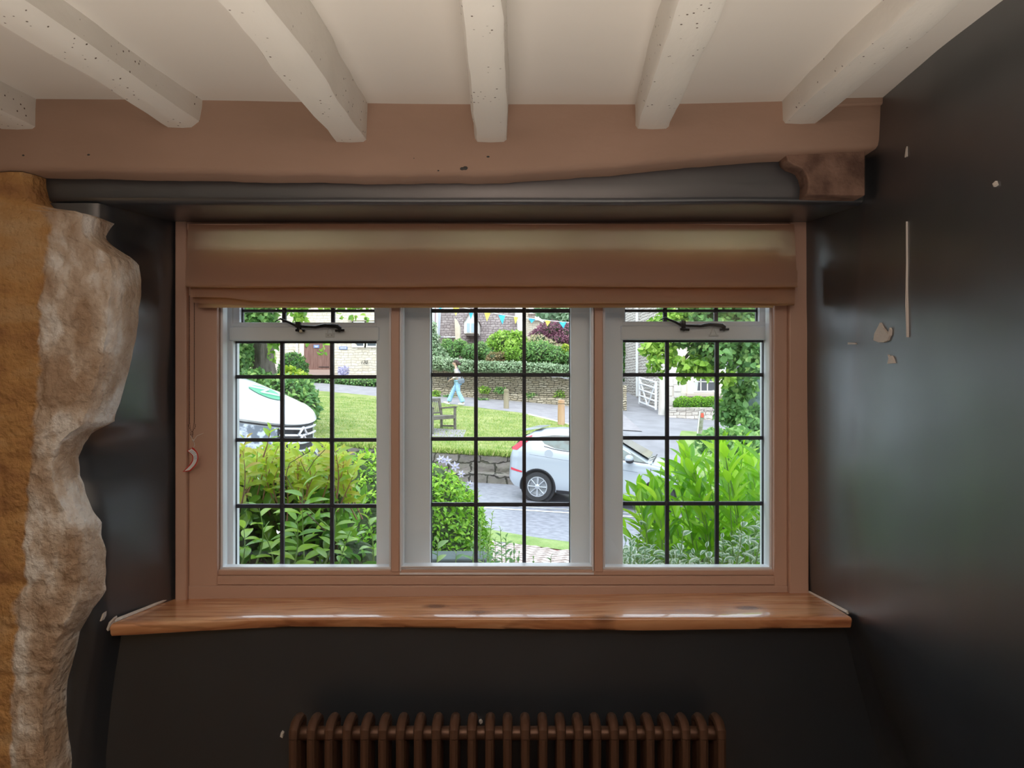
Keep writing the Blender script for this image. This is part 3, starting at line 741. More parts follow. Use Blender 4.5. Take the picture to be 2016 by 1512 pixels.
# ================================================================== outside: ground
def gz(X, Y): return CZ-3.4+.09*Y-.06*X            # the green and everything uphill of it
def rz_(X, Y=0): return CZ-2.45-.06*(X-.7)          # the road
def stonemat(name, cols, mortar, bw=.35, bh=.12, axis='x', dist=.03, msize=.012, soft=.3, bump=.6, rough=.9):
    m = mat(name, cols[0], rough); N, L, b = nodes(m)
    tc = N.new('ShaderNodeTexCoord'); s = N.new('ShaderNodeSeparateXYZ'); L.new(tc.outputs['Object'], s.inputs[0])
    c = N.new('ShaderNodeCombineXYZ'); L.new(s.outputs['X' if axis == 'x' else 'Y'], c.inputs[0]); L.new(s.outputs['Z'], c.inputs[1])
    n = N.new('ShaderNodeTexNoise'); n.inputs['Scale'].default_value = 3.5; n.inputs['Detail'].default_value = 3; L.new(tc.outputs['Object'], n.inputs['Vector'])
    vm = N.new('ShaderNodeVectorMath'); vm.operation = 'MULTIPLY_ADD'; L.new(n.outputs['Color'], vm.inputs[0]); vm.inputs[1].default_value = (dist*3, dist*3, 0); L.new(c.outputs[0], vm.inputs[2])
    br = N.new('ShaderNodeTexBrick'); br.inputs['Scale'].default_value = 1; br.inputs['Brick Width'].default_value = bw; br.inputs['Row Height'].default_value = bh
    br.inputs['Mortar Size'].default_value = msize; br.inputs['Mortar Smooth'].default_value = soft; br.inputs['Bias'].default_value = 0; br.offset = .45; br.squash = .7; br.squash_frequency = 3
    br.inputs['Color1'].default_value = (*cols[0], 1); br.inputs['Color2'].default_value = (*cols[1], 1); br.inputs['Mortar'].default_value = (*mortar, 1)
    L.new(vm.outputs[0], br.inputs['Vector'])
    n2 = N.new('ShaderNodeTexNoise'); n2.inputs['Scale'].default_value = 6; n2.inputs['Detail'].default_value = 6; L.new(tc.outputs['Object'], n2.inputs['Vector'])
    f = ramp(N, L, n2.outputs[0], [(.35, .0), (.65, .7)])
    col = mixc(N, L, f, br.outputs['Color'], mixc(N, L, .5, br.outputs['Color'], cols[2] if len(cols) > 2 else cols[0]))
    L.new(col, b.inputs['Base Color'])
    bp = N.new('ShaderNodeBump'); bp.inputs['Strength'].default_value = bump; bp.inputs['Distance'].default_value = .03
    iv = N.new('ShaderNodeMath'); iv.operation = 'MULTIPLY_ADD'; L.new(br.outputs['Fac'], iv.inputs[0]); iv.inputs[1].default_value = -1; L.new(n2.outputs[0], iv.inputs[2])
    L.new(iv.outputs[0], bp.inputs['Height']); L.new(bp.outputs[0], b.inputs['Normal'])
    return m
M_cots = stonemat('cotswold_stone', [(.74, .64, .50), (.84, .76, .64), (.62, .50, .38)], (.50, .43, .34), .34, .13, dist=.05, msize=.014)
M_cotsr = stonemat('cotswold_stone_flank', [(.70, .66, .60), (.80, .76, .70), (.58, .50, .44)], (.24, .20, .18), .30, .13, axis='y', dist=.07, msize=.022)
M_dry = stonemat('dry_stone', [(.44, .36, .25), (.58, .50, .38), (.34, .28, .18)], (.10, .085, .06), .30, .085, dist=.05, msize=.016, soft=.1, bump=1)
M_kerb = stonemat('kerb_stone', [(.17, .145, .14), (.25, .22, .20), (.15, .16, .09)], (.05, .045, .04), .58, .27, dist=.10, msize=.02, soft=.6, bump=1.5)
M_slate = stonemat('stone_slates', [(.30, .25, .245), (.42, .36, .35), (.22, .17, .18)], (.17, .13, .13), .30, .15, dist=.06, msize=.016, soft=.3, bump=1)
M_road = mat('wet_tarmac', (.20, .20, .235), .42, var=(.33, .33, .38), vs=9, vdet=8, bump=.4, bs=40, bdist=.01, spec=.6)
M_path = mat('pale_tarmac', (.30, .275, .295), .85, var=(.37, .345, .36), vs=3, bump=.3, bs=40, bdist=.01)
M_lane = mat('lane_tarmac', (.245, .235, .255), .7, var=(.32, .31, .335), vs=1.5, bump=.2, bs=30, bdist=.01)
M_grass = mat('lawn_grass', (.20, .30, .06), .9, var=(.42, .44, .16), vs=1.6, vdet=12, vlo=.36, vhi=.64, bump=1, bs=18, bdist=.06, stretch=(1, 1.6, 1))
M_soil = mat('garden_soil', (.10, .07, .045), .95, bump=.6, bs=20, bdist=.03)
M_line = mat('road_paint', (.80, .80, .78), .6)

def surf(name, m, x0, x1, y0, y1, zf, nu, nv, lab, cat, noise_=0, kind='structure'):
    b = MB(); b.grid(lambda u, v: (lerp(x0, x1, u), lerp(y0, y1, v), zf(lerp(x0, x1, u), lerp(y0, y1, v))+noise_*nz(lerp(x0, x1, u)*.8, lerp(y0, y1, v)*.8, 2)), nu, nv)
    return b.build(name, m, smooth=True, kind=kind, label=lab, cat=cat)
def upz(X, Y): # lane and far ground, ramps down to the road
    t = sm((Y-17.8)/5.5); return lerp(rz_(X)-.0, gz(X, Y), t)-.03
surf('ground_far', M_lane, -60, 60, 17.9, 95, upz, 60, 80, 'pale tarmac lane climbing away between green and stone houses', 'lane')
surf('road', M_road, -40, 40, 11.1, 18.0, lambda x, y: rz_(x)+.03*math.cos((y-14.6)/3.5*1.3), 80, 16, 'wet grey road running past the house', 'road', .004)
surf('garden_bed', M_soil, -12, 9, 2.42, 5.9, lambda x, y: CZ-1.5, 30, 12, 'raised garden soil under the window hidden by plants', 'ground', .03)
surf('driveway', mat('gravel', (.5, .46, .4), .9, bump=.6, bs=60, bdist=.01), -12, -1.7, 5.9, 10.6, lambda x, y: CZ-1.5, 20, 12, 'gravel parking space under the white van', 'driveway')
b = MB(); b.box((-12, 10.6, CZ-2.6), (-1.7, 10.75, CZ-1.52)); b.box((-1.75, 5.9, CZ-2.6), (-1.62, 10.75, CZ-1.52)); b.box((-1.7, 5.9, CZ-2.6), (9, 6.0, CZ-1.52))
b.build('retaining_wall', M_dry, kind='structure', label='low stone wall holding up the front garden, behind the hedge', cat='wall')
surf('verge', mat('verge_grass', (.22, .34, .09), .9, var=(.34, .44, .16), vs=3, bump=1, bs=30, bdist=.05), -12, 12, 10.15, 11.25, lambda x, y: rz_(x)+.02+.05*math.sin((y-10.15)/1.1*math.pi), 90, 10, 'narrow grass verge between paving and road', 'verge', .03)
for v in bpy.data.objects['verge'].data.vertices:
    x_ = max(-.9, min(2.6, v.co.x)); t_ = (v.co.y-10.15)/1.1
    v.co.y = lerp(11.2-.3*(x_+.25), 11.92-.38*(x_+.25), t_)
# white edge lines on the road (worn paint, 3 mm thick)
b = MB()
for y0, wd in ((13.95, .11), (14.35, .05)):
    b.grid(lambda u, v: (lerp(-6, 9, u), y0+wd*v+.25*(u-.5)*0, rz_(lerp(-6, 9, u))+.03*math.cos((y0-14.6)/3.5*1.3)+.006), 40, 1)
b.build('road_marking', M_line, label='worn white line painted along the road', cat='road marking')
# herringbone brick paving
M_brick = mat('pale_paving_brick', (.40, .32, .29), .85, var=(.50, .43, .40), vs=7)
surf('paving_bed', mat('paving_joint_red', (.20, .06, .04), .9), -1.6, 9, 6.0, 11.35, lambda x, y: rz_(x)+.0, 20, 10, 'red brown bedding showing in the paving joints', 'paving')
b = MB(); bw, bl, gp = .105, .21, .020
ca, sa = math.cos(math.radians(33)), math.sin(math.radians(33))
for i in range(-60, 60):
    for j in range(-30, 30):
        for k in (0, 1):
            ox = i*bw+j*bl*1.0+0; oy = i*bw-j*bl*1.0
            if k == 0: x0, y0, x1, y1 = ox, oy, ox+bl, oy+bw
            else: x0, y0, x1, y1 = ox, oy+bw, ox+bw, oy+bw+bl
            cx, cy = (x0+x1)/2, (y0+y1)/2
            wx, wy = cx*ca-cy*sa+1.0, cx*sa+cy*ca+9.3
            if not (-1.4 < wx < 3.0 and 8.0 < wy < 11.2-.3*max(-.6, min(2.2, wx+.25))+.08*nz(wx*2, 0)): continue
            q = [(x0+gp/2, y0+gp/2), (x1-gp/2, y0+gp/2), (x1-gp/2, y1-gp/2), (x0+gp/2, y1-gp/2)]
            b.prism([(x*ca-y*sa+1.0, x*sa+y*ca+9.3) for x, y in q], rz_(wx)+.001, rz_(wx)+.014+.004*random.random(), 'z')
b.build('brick_paving', M_brick, kind='structure', label='pale pink herringbone brick paving beside the grass verge', cat='paving')
# low grey ledge added to stand for a band reflected in the glass
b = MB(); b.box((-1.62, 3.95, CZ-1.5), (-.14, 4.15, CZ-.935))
b.build('reflection_ledge', mat('reflection_grey', (.06, .08, .085), .7, var=(.10, .125, .13), vs=6, bump=.4, bs=30), label='low grey ledge added for a band reflected low in the window glass', cat='ledge', bevel=.01)

# lawn with its path-side edge read off the photo
near_edge = [(-40, 31.5), (-12, 30.0), (-7.5, 29.6), (-4, 28.6), (-2.64, 28.0), (-1.3, 27.4), (.38, 26.5), (1.0, 25.6), (1.85, 24.3), (2.4, 22.5), (2.7, 20.0), (2.8, 18.2)]
far_edge = [(-40, 34), (-12, 33.2), (-8, 32.5), (-4.6, 31.2), (-3.3, 30.7), (.4, 30.0), (2.2, 29.4), (4.2, 28.8)]
def lawn_pt(u, v):
    X = lerp(-30, 2.78, u)
    Yn = interp(X, near_edge); Y = lerp(18.15, Yn, v)
    z = gz(X, Y)+.02*nz(X*.9, Y*.9)+.012*nz(X*4, Y*3)
    if v < .03: z -= .03
    return (X, Y, z)
b = MB(); b.grid(lawn_pt, 200, 60)
b.build('lawn', M_grass, smooth=True, kind='structure', label='sloping village green of bright grass beyond the road', cat='lawn')
def path_pt(u, v):
    X = lerp(-30, 4.2, u); Y = lerp(interp(X, near_edge) if X < 2.2 else lerp(23.8, 24.5, 0), interp(X, far_edge)+.3, v)
    return (X, Y, gz(X, Y)-.004)
b = MB(); b.grid(path_pt, 120, 8); b.build('path', M_path, smooth=True, kind='structure', label='grey tarmac footpath along the stone wall', cat='path')
b = MB()
prev = None
for i in range(90):   # pale kerb stones where the lawn ends
    X = lerp(.6, 2.7, i/89); Y = interp(X, near_edge)-.02
    if prev: b.tube([(prev[0], prev[1], gz(*prev)+.0), (X, Y, gz(X, Y)+.0)], .04, 6)
    prev = (X, Y)
b.build('kerb_edging', mat('pale_kerb', (.66, .62, .56), .8), kind='structure', label='pale kerb edging between green and path', cat='kerb')
# retaining kerb wall: upper course of big stones and a lower kerb step
def wallgrid(x0, x1, yf, zlo, zhi, amp, nu, nv, depth=.35, sc_=3.0, seed=0, top=True):
    b = MB()
    def fn(u, v):
        X = lerp(x0, x1, u); zl, zh = zlo(X), zhi(X)
        if v <= .75: z = lerp(zl, zh, v/.75); y = yf(X)
        else: z = zh+.02; y = yf(X)+(v-.75)/.25*depth
        d = amp*nz(X*sc_, z*sc_*2.2, seed)+amp*.6*nz(X*sc_*3, z*sc_*5, seed+3)
        return (X, y+d, z+amp*.7*nz(X*sc_*1.5, 3, seed+1)*(v > .7))
    b.grid(fn, nu, nv); return b
b = wallgrid(-16, 2.75, lambda x: 18.0, lambda x: rz_(x)+.20, lambda x: gz(x, 18.1)-.03, .035, 260, 12, .25)
b.build('kerb_wall_upper', M_kerb, smooth=True, angle=40, kind='structure', label='mossy dark stone retaining wall at the edge of the green', cat='wall')
b = wallgrid(-16, 2.8, lambda x: 17.6, lambda x: rz_(x)-.02, lambda x: rz_(x)+.22, .025, 260, 8, .45, seed=5)
b.build('kerb_wall_lower', M_kerb, smooth=True, angle=40, kind='structure', label='long kerb step of worn stones beside the road', cat='kerb')
# dry stone wall behind the path with a lower rubble kerb in front
wy = lambda x: interp(x, [(-4.2, 31.0), (0, 30.3), (4.6, 28.9)])
b = wallgrid(-3.95, 4.55, lambda x: wy(x)+.45, lambda x: gz(x, wy(x))-.1, lambda x: gz(x, wy(x))+interp(x, [(-4, 1.35), (0, 1.15), (4.5, 1.0)]), .05, 220, 26, .5, sc_=2.6, seed=2)
b.build('dry_stone_wall', M_dry, smooth=True, angle=50, kind='structure', label='mossy dry stone wall behind the footpath', cat='wall')
b = wallgrid(-3.95, 4.0, lambda x: wy(x)-.05, lambda x: gz(x, wy(x))-.1, lambda x: gz(x, wy(x))+.26, .05, 200, 8, .5, sc_=3, seed=8)
b.build('rubble_kerb', M_dry, smooth=True, angle=50, kind='structure', label='low rubble kerb with weeds along the footpath', cat='kerb')
b = MB(); b.grid(lambda u, v: (lerp(-3.9, 4.6, u), lerp(30.9, 43, v), CZ-.43+1.25+lerp(0, 1.0, v)-.05*lerp(-3.9, 4.6, u)+(-.2)), 20, 10)
b.build('upper_garden', M_soil, kind='structure', label='raised garden behind the dry stone wall', cat='ground')

# ================================================================== buildings
M_wood = mat('brown_door_wood', (.17, .075, .055), .6, var=(.25, .13, .10), vs=4, stretch=(8, 8, .6))
M_wframe = mat('painted_window_timber', (.86, .84, .76), .5)
M_winglass = mat('dim_window_pane', (.03, .04, .05), .12, spec=.8)
M_pipe = mat('white_downpipe', (.88, .89, .90), .4)
M_ash = mat('dressed_ashlar', (.84, .76, .62), .85, var=(.76, .66, .52), vs=3)
M_sign = mat('blue_sign', (.16, .24, .45), .5); M_signw = mat('white_lettering', (.85, .87, .9), .5)
def pbx(b, px0, py0, px1, py1, Y, d0, d1): b.pbox(px0, py0, px1, py1, Y, d0, d1)
# cottage on the left
Y = 36.4
cot = empty('stone_cottage', (-7.5, Y, gz(-7.5, Y)), label='cream stone cottage with a brown plank door beyond the green', cat='house')
b = MB(); x0, z0 = XZ(455, 748, Y); x1, z1 = XZ(800, 520, Y)
def cotw(u, v): x = lerp(-15, -5.0, u); z = lerp(CZ+.2, CZ+6, v); return (x, Y+.03*nz(x*2, z*3), z)
b.grid(cotw, 120, 60); b.box((-15, Y+.2, CZ-.2), (-5.0, Y+6, CZ+6)); b.add([(-5.0, Y, CZ-.2), (-5.0, Y+.3, CZ-.2), (-5.0, Y+.3, CZ+6), (-5.0, Y, CZ+6)], [(0, 1, 2, 3)])
part(b, 'wall', M_cots, cot, smooth=True, angle=40)
b = MB(); pbx(b, 686, 627, 760, 631, Y, Y-.12, Y+.1); part(b, 'string_course', M_ash, cot)
b = MB(); b.tube([P(584.5, 590, Y-.15), P(584.5, 742, Y-.15)], .055, 10); part(b, 'downpipe', M_pipe, cot, smooth=True)
for a_, c_ in ((590, 599), (652, 657)):
    b = MB(); pbx(b, a_, 640, c_, 742, Y, Y-.06, Y+.1); part(b, 'door_jamb', M_ash, cot)
b = MB(); pbx(b, 599, 652, 652, 728, Y, Y-.02, Y+.04)
for i in range(1, 6):
    x = 599+i*8.8; b.pbox(x-.35, 653, x+.35, 727, Y, Y-.028, Y+.01)
door = part(b, 'door', [M_wood], cot)
b = MB(); pbx(b, 618, 679, 629, 685, Y, Y-.05, Y); s_ = b.build('door_sign', M_sign, door); R0(s_, cot)
b = MB(); pbx(b, 620, 681, 627, 682.2, Y, Y-.06, Y-.045); pbx(b, 621, 683, 626, 683.8, Y, Y-.06, Y-.045); s_ = b.build('sign_lettering', M_signw, door); R0(s_, cot)
b = MB(); pbx(b, 628, 722, 648, 723, Y, Y-.05, Y); s_ = b.build('door_hinge', M_iron, door); R0(s_, cot)
b = MB(); pbx(b, 602, 680, 604, 684, Y, Y-.06, Y); s_ = b.build('door_latch', M_iron, door); R0(s_, cot)
b = MB(); pbx(b, 603, 728, 655, 733, Y, Y-.35, Y); pbx(b, 600, 733, 658, 741, Y, Y-.7, Y); part(b, 'doorstep', mat('brown_step', (.42, .30, .25), .8), cot)
b = MB(); pbx(b, 668, 682.5, 684, 688, Y, Y-.05, Y+.05); pl = part(b, 'name_plate', M_sign, cot)
b = MB()
for x in (670.3, 672.8, 675.2, 678.2, 680.6): pbx(b, x, 684, x+1.8, 686.5, Y, Y-.06, Y-.045)
s_ = b.build('plate_lettering', M_signw, pl); R0(s_, cot)
for x0_, x1_ in ((696, 718), (721, 743)):
    b = MB(); pbx(b, x0_-3, 633, x1_+3, 637, Y, Y-.05, Y+.1); pbx(b, x0_-3, 633, x0_, 683, Y, Y-.05, Y+.1); pbx(b, x1_, 633, x1_+3, 683, Y, Y-.05, Y+.1); pbx(b, x0_-3, 681, x1_+3, 684, Y, Y-.09, Y+.1)
    pbx(b, x0_, 637, x0_+2.5, 681, Y, Y-.02, Y+.1); pbx(b, x1_-2.5, 637, x1_, 681, Y, Y-.02, Y+.1); pbx(b, x0_, 637, x1_, 640, Y, Y-.02, Y+.1); pbx(b, x0_, 658, x1_, 660, Y, Y-.02, Y+.1)
    wn = part(b, 'window', M_wframe, cot)
    b = MB(); pbx(b, x0_+2, 638, x1_-2, 681, Y, Y-.005, Y+.05); s_ = b.build('pane', M_winglass, wn); R0(s_, cot)
p = P(717, 716.5, Y)
def text_part(txt, size, loc, m, parent, name, M=None, shear=0):
    fc = bpy.data.curves.new(name, 'FONT'); fc.body = txt; fc.size = size; fc.extrude = size*.04; fc.shear = shear; fc.align_x = 'CENTER'
    fo = bpy.data.objects.new(name, fc); C.objects.link(fo); dg = bpy.context.evaluated_depsgraph_get()
    me = bpy.data.meshes.new_from_object(fo.evaluated_get(dg)); bpy.data.objects.remove(fo); me.name = name
    me.materials.clear(); me.materials.append(m)
    me.transform(Matrix.Translation(loc) @ (M if M is not None else Matrix.Rotation(math.pi/2, 4, 'X')))
    o = bpy.data.objects.new(name, me); C.objects.link(o); o.parent = parent; return o
text_part('170', .24, p-Vector(cot.location)+Vector((0, -.07, 0)), M_iron, cot, 'house_number', shear=.25)

# middle house: slate roofs, gabled dormer, parapet
Y = 44.0
mid = empty('slate_roofed_house', (-1.5, Y, CZ+1), label='house with brown stone slate roof and white gabled dormer', cat='house')
def slope(px0, py0, px1, py1, Ya, Yb, b):   # inclined roof patch, py0 upper edge at distance Yb, py1 lower edge at Ya
    def fn(u, v):
        yy = lerp(Ya, Yb, v); px = lerp(px0, px1, u); py = lerp(py1, py0, v)
        k = (Ya+Yb)/2
        return ((px-1008)/F*k, yy, CZ+(756-py)/F*k+.03*nz(u*30, v*20))
    b.grid(fn, 60, 30)
b = MB(); slope(936, 540, 1020, 716, Y-.8, Y+2.6, b); slope(900, 540, 937, 716, Y-.8, Y+2.6, b); part(b, 'main_roof', M_slate, mid, smooth=True, angle=60)
b = MB(); slope(867, 607, 903, 664, Y-2.6, Y-1.6, b); part(b, 'side_roof', M_slate, mid, smooth=True, angle=60, label='paler side roof slope')
b = MB(); b.box((XZ(866, 0, Y-1)[0], Y-1.9, CZ-.2), (XZ(903, 0, Y-1)[0], Y+3, CZ+(756-664)/F*(Y-2))); b.box((XZ(903, 0, Y)[0], Y+2.4, CZ), (XZ(1020, 0, Y)[0], Y+5, CZ+3.5)); part(b, 'wall', stonemat('grey_wall_stone', [(.46, .42, .40), (.56, .52, .5)], (.25, .22, .2), .4, .13), mid)
b = MB(); b.prism([XZ(x, y, Y-2.4) for x, y in ((896, 628), (899, 629), (906, 643), (907, 690), (899, 690), (897, 660))], Y-2.8, Y-2.0); part(b, 'parapet', M_ash, mid)
b = MB(); b.prism([XZ(x, y, Y-1) for x, y in ((1017, 540), (1031, 540), (1031, 668), (1019, 668), (1018.5, 634), (1014, 625))], Y-1.4, Y+1); part(b, 'gable_coping', mat('white_coping', (.90, .87, .78), .8), mid)
b = MB(); b.prism([XZ(x, y, Y-1.8) for x, y in ((914, 633), (928, 610), (942, 633), (942, 657), (914, 657))], Y-2.0, Y+2); dm = part(b, 'dormer', mat('white_render', (.90, .88, .84), .7), mid)
b = MB(); b.prism([XZ(x, y, Y-1.8) for x, y in ((912, 634), (928, 607), (944, 634), (941, 634), (928, 612), (915, 634))], Y-2.1, Y+2); s_ = b.build('dormer_verge', M_slate, dm); R0(s_, mid)
b = MB(); b.pbox(918, 635, 938, 656.5, Y-1.8, Y-2.04, Y-1.9); s_ = b.build('dormer_window_frame', M_wframe, dm); R0(s_, mid)
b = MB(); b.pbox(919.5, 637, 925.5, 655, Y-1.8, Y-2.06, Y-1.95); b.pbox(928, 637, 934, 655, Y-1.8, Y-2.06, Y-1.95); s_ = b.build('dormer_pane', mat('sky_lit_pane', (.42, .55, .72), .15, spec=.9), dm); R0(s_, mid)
# white cottage end at far left of the middle light
Y = 46
wh = empty('white_cottage', (-4.8, Y, CZ), label='white rendered cottage end with pale pipes left of the slate roof', cat='house')
b = MB(); b.box((-8, Y, CZ-.2), (XZ(862, 0, Y)[0], Y+4, CZ+6)); part(b, 'wall', mat('pale_blue_render', (.78, .82, .92), .8), wh)
b = MB(); b.tube([P(857.5, 560, Y-.1), P(857.5, 645, Y-.1)], .05, 8); part(b, 'drainpipe', mat('rose_pipe', (.5, .32, .32), .6), wh)
b = MB(); b.tube([P(860.5, 560, Y-.2), P(860.5, 665, Y-.2)], .07, 8); part(b, 'drainpipe', M_pipe, wh)
# stone house end with chimney at right, behind the purple tree
Y = 50
rh = empty('chimneyed_stone_house', (1.8, Y, CZ), label='pale stone house with brown chimney behind the purple tree', cat='house')
b = MB(); b.prism([XZ(x, y, Y) for x, y in ((1031, 700), (1031, 596), (1040, 598), (1044, 632), (1060, 628), (1084, 640), (1084, 700))], Y, Y+5); part(b, 'wall', M_cots, rh)
b = MB(); b.pbox(1041, 619, 1053, 629, Y, Y-.3, Y+.8); b.pbox(1040, 618, 1054, 620, Y, Y-.35, Y+.85); part(b, 'chimney', stonemat('chimney_stone', [(.42, .32, .28), (.5, .4, .35)], (.2, .15, .12), .3, .12), rh)
b = MB(); b.prism([XZ(x, y, Y) for x, y in ((1040, 627), (1062, 626), (1088, 642), (1086, 645), (1060, 631), (1040, 631))], Y-.15, Y+5); part(b, 'roof', mat('pale_roof', (.8, .78, .76), .8), rh)

# right hand stone house: flank along the lane, front with mullioned windows
rt = empty('mullioned_stone_house', (8, 30, gz(8, 30)), label='stone house on the lane with stone mullioned windows and pale flank', cat='house')
XF = 6.12
def flank(u, v):
    Yy = lerp(30.0, 40.5, u); X = lerp(XF, 5.65, u)
    z = lerp(gz(X, Yy)-.3, CZ+7, v)
    return (X+.03*nz(Yy*2, z*3), Yy, z)
b = MB(); b.grid(flank, 110, 70); part(b, 'flank_wall', M_cotsr, rt, smooth=True, angle=50)
b = MB()
def frontw(u, v): X = lerp(XF, 13, u); z = lerp(CZ-2.3, CZ+7, v); return (X, 30+.02*nz(X*2, z*2, 4), z)
b.grid(frontw, 80, 60); b.box((XF+.2, 30.2, CZ-2.3), (13, 40, CZ+7)); fw = part(b, 'front_wall', mat('pale_rendered_stone', (.80, .74, .68), .9, var=(.70, .63, .56), vs=1.6, bump=.4, bs=8, bdist=.03), rt)
b = MB()
for i in range(22):
    z = CZ-2.1+i*.4; w_ = .62 if i % 2 else .38
    b.box((XF-.03, 29.96, z+.01), (XF+w_, 30.2, z+.39))
part(b, 'quoin', mat('quoin_stone', (.74, .68, .64), .9, var=(.62, .56, .52), vs=4), rt, bevel=.02)
b = MB()
for q in ((1326, 746, 1341, 757), (1327, 771, 1341, 783)): b.pbox(*q, 29.9, 29.93, 30.1)
b.pbox(1327, 758, 1341, 771, 29.9, 29.90, 30.1); part(b, 'dressed_stone_block', mat('quoin_stone', (.74, .68, .64), .9), rt, bevel=.01)
for (a, c_, mul) in ((1365.5, 1408, 2), (1421, 1464, 2)):
    b = MB(); Y = 30.0
    b.pbox(a, 690, c_, 693, Y, Y-.03, Y+.1); b.pbox(a, 769, c_, 773, Y, Y-.04, Y+.1)
    b.pbox(a, 690, a+2, 773, Y, Y-.03, Y+.1); b.pbox(c_-2, 690, c_, 773, Y, Y-.03, Y+.1)
    for x in (a+14, a+27): b.pbox(x-1, 692, x+1, 770, Y, Y-.03, Y+.1)
    for y in (710, 731, 751.5): b.pbox(a, y-.8, c_, y+.8, Y, Y-.03, Y+.1)
    wn = part(b, 'window', M_wframe, rt)
    b = MB(); b.pbox(a+1, 692, c_-1, 770, Y, Y-.012, Y+.05); s_ = b.build('pane', mat('dark_window_pane', (.04, .04, .05), .12, spec=.8), wn); R0(s_, rt)
    b = MB(); b.prism([XZ(x, y, Y) for x, y in ((a+2, 692), (a+8, 692), (a+10, 740), (a+7, 769), (a+2, 769))], Y-.018, Y-.012); s_ = b.build('curtain', mat('pale_curtain', (.62, .66, .62), .9), wn); R0(s_, rt)
b = MB(); Y = 30
b.pbox(1352, 680, 1365, 775, Y, Y-.09, Y+.1); b.pbox(1408.5, 680, 1420.5, 775, Y, Y-.09, Y+.1); b.pbox(1464, 680, 1476, 775, Y, Y-.09, Y+.1); b.pbox(1352, 675, 1476, 688, Y, Y-.1, Y+.1)
part(b, 'stone_mullion', M_ash, rt, bevel=.02, label='cream dressed stone surround')
b = MB(); b.pbox(1350, 774, 1478, 781, Y, Y-.2, Y+.1); b.pbox(1352, 781, 1478, 784, Y, Y-.12, Y+.1); part(b, 'stone_sill', mat('weathered_sill', (.62, .50, .44), .9), rt, bevel=.02)
b = MB(); pY = 34.3; b.tube([(5.92-.12, pY, gz(5.9, pY)+.1), (5.92-.12, pY, CZ+7)], .06, 10); part(b, 'downpipe', M_pipe, rt, smooth=True)
# further flank wall up the lane, partly ivy covered
b = MB(); b.box((6.2, 44, CZ-1), (6.8, 60, CZ+6)); b.build('lane_wall', M_cotsr, kind='structure', label='speckled far wall up the lane', cat='wall')
# low garden wall and tall rustic post and white gate
b = MB()
def lw(u, v):
    X = lerp(5.9, 7.85, u); Yq = 28.0
    z = lerp(gz(X, Yq)-.15, CZ-.96, v/.8) if v < .8 else CZ-.96+.02
    return (X, Yq+.02*nz(X*5, z*8)-(0 if v < .8 else -.3*(v-.8)/.2), z)
b.grid(lw, 60, 20); b.box((5.9, 28.05, CZ-2.4), (7.8, 28.35, CZ-.97)); b.box((5.86, 27.95, CZ-.97), (7.9, 28.42, CZ-.90))
b.build('garden_wall', stonemat('garden_wall_stone', [(.60, .53, .47), (.72, .66, .60), (.46, .40, .33)], (.22, .18, .16), .34, .13, dist=.05), smooth=True, angle=40, kind='structure', label='low coped stone wall in front of the round box bushes', cat='wall')
M_gp = mat('weathered_post', (.60, .53, .48), .9, var=(.72, .68, .64), vs=5, bump=.7, bs=14, stretch=(1, 1, .3))
Yp = 28.7; b = MB(); p0 = P(1303, 815, Yp); b.tube([(p0.x, Yp, gz(p0.x, Yp)-.1), (p0.x+.02, Yp, CZ-.4), (p0.x+.03, Yp, CZ+.62)], [.15, .135, .12], 10)
b.build('gate_post', M_gp, smooth=True, label='tall weathered pale gate post between white gate and garden wall', cat='post')
gt = empty('white_gate', (5.75, 30.4, gz(5.75, 30.4)), label='white five bar gate with crossed braces against the flank wall', cat='gate')
A = (5.40, 31.3); B = (5.70, 29.3)
def gp_(t, h): x = lerp(A[0], B[0], t); y = lerp(A[1], B[1], t); return (x, y, gz(x, y)+h)
M_gate = mat('white_gate_paint', (.86, .86, .88), .6)
for t in (0, 1):
    b = MB(); b.tube([gp_(t, .08), gp_(t, 1.22)], .05, 6); part(b, 'gate_stile', M_gate, gt)
for h in (.15, .42, .68, .94, 1.18):
    b = MB(); b.tube([gp_(0, h), gp_(1, h)], .035, 6); part(b, 'gate_rail', M_gate, gt)
for t0, t1 in ((0, .5), (1, .5)):
    b = MB(); b.tube([gp_(t0, 1.18), gp_(t1, .12)], .035, 6); part(b, 'gate_brace', M_gate, gt)

# grass blades standing on the green and hanging over the stone edge
gr = np.random.default_rng(5)
n = 26000; gx = gr.uniform(-7.5, 2.75, n); gt_ = gr.random(n)**1.5; gy = np.array([18.1+t*(min(interp(x, near_edge), 28.5)-.35-18.2) for x, t in zip(gx, gt_)])
ex = gr.uniform(-7.5, 2.75, 5000); ey = 18.08+gr.normal(size=5000)*.05
X = np.concatenate([gx, ex]); Yv = np.concatenate([gy, ey]); Zv = np.array([gz(a, c) for a, c in zip(X, Yv)])-.01
D = np.stack([gr.normal(size=len(X))*.5, gr.normal(size=len(X))*.5-np.where(np.arange(len(X)) >= n, .5, 0), np.ones(len(X))], 1)
leaves('grass_blades', np.stack([X, Yv, Zv], 1), np.tile([0, -1, .4], (len(X), 1))+gr.normal(size=(len(X), 3))*.3, D, np.where(np.arange(len(X)) >= n, .13, .055)*(.6+.8*gr.random(len(X))), .22, leafmat('grass_blade', (.16, .30, .04), (.36, .48, .10), (.60, .58, .24), rib=False), rows=2, rng=gr, bend=.3, kind='stuff', label='short grass blades growing on the village green', cat='grass')
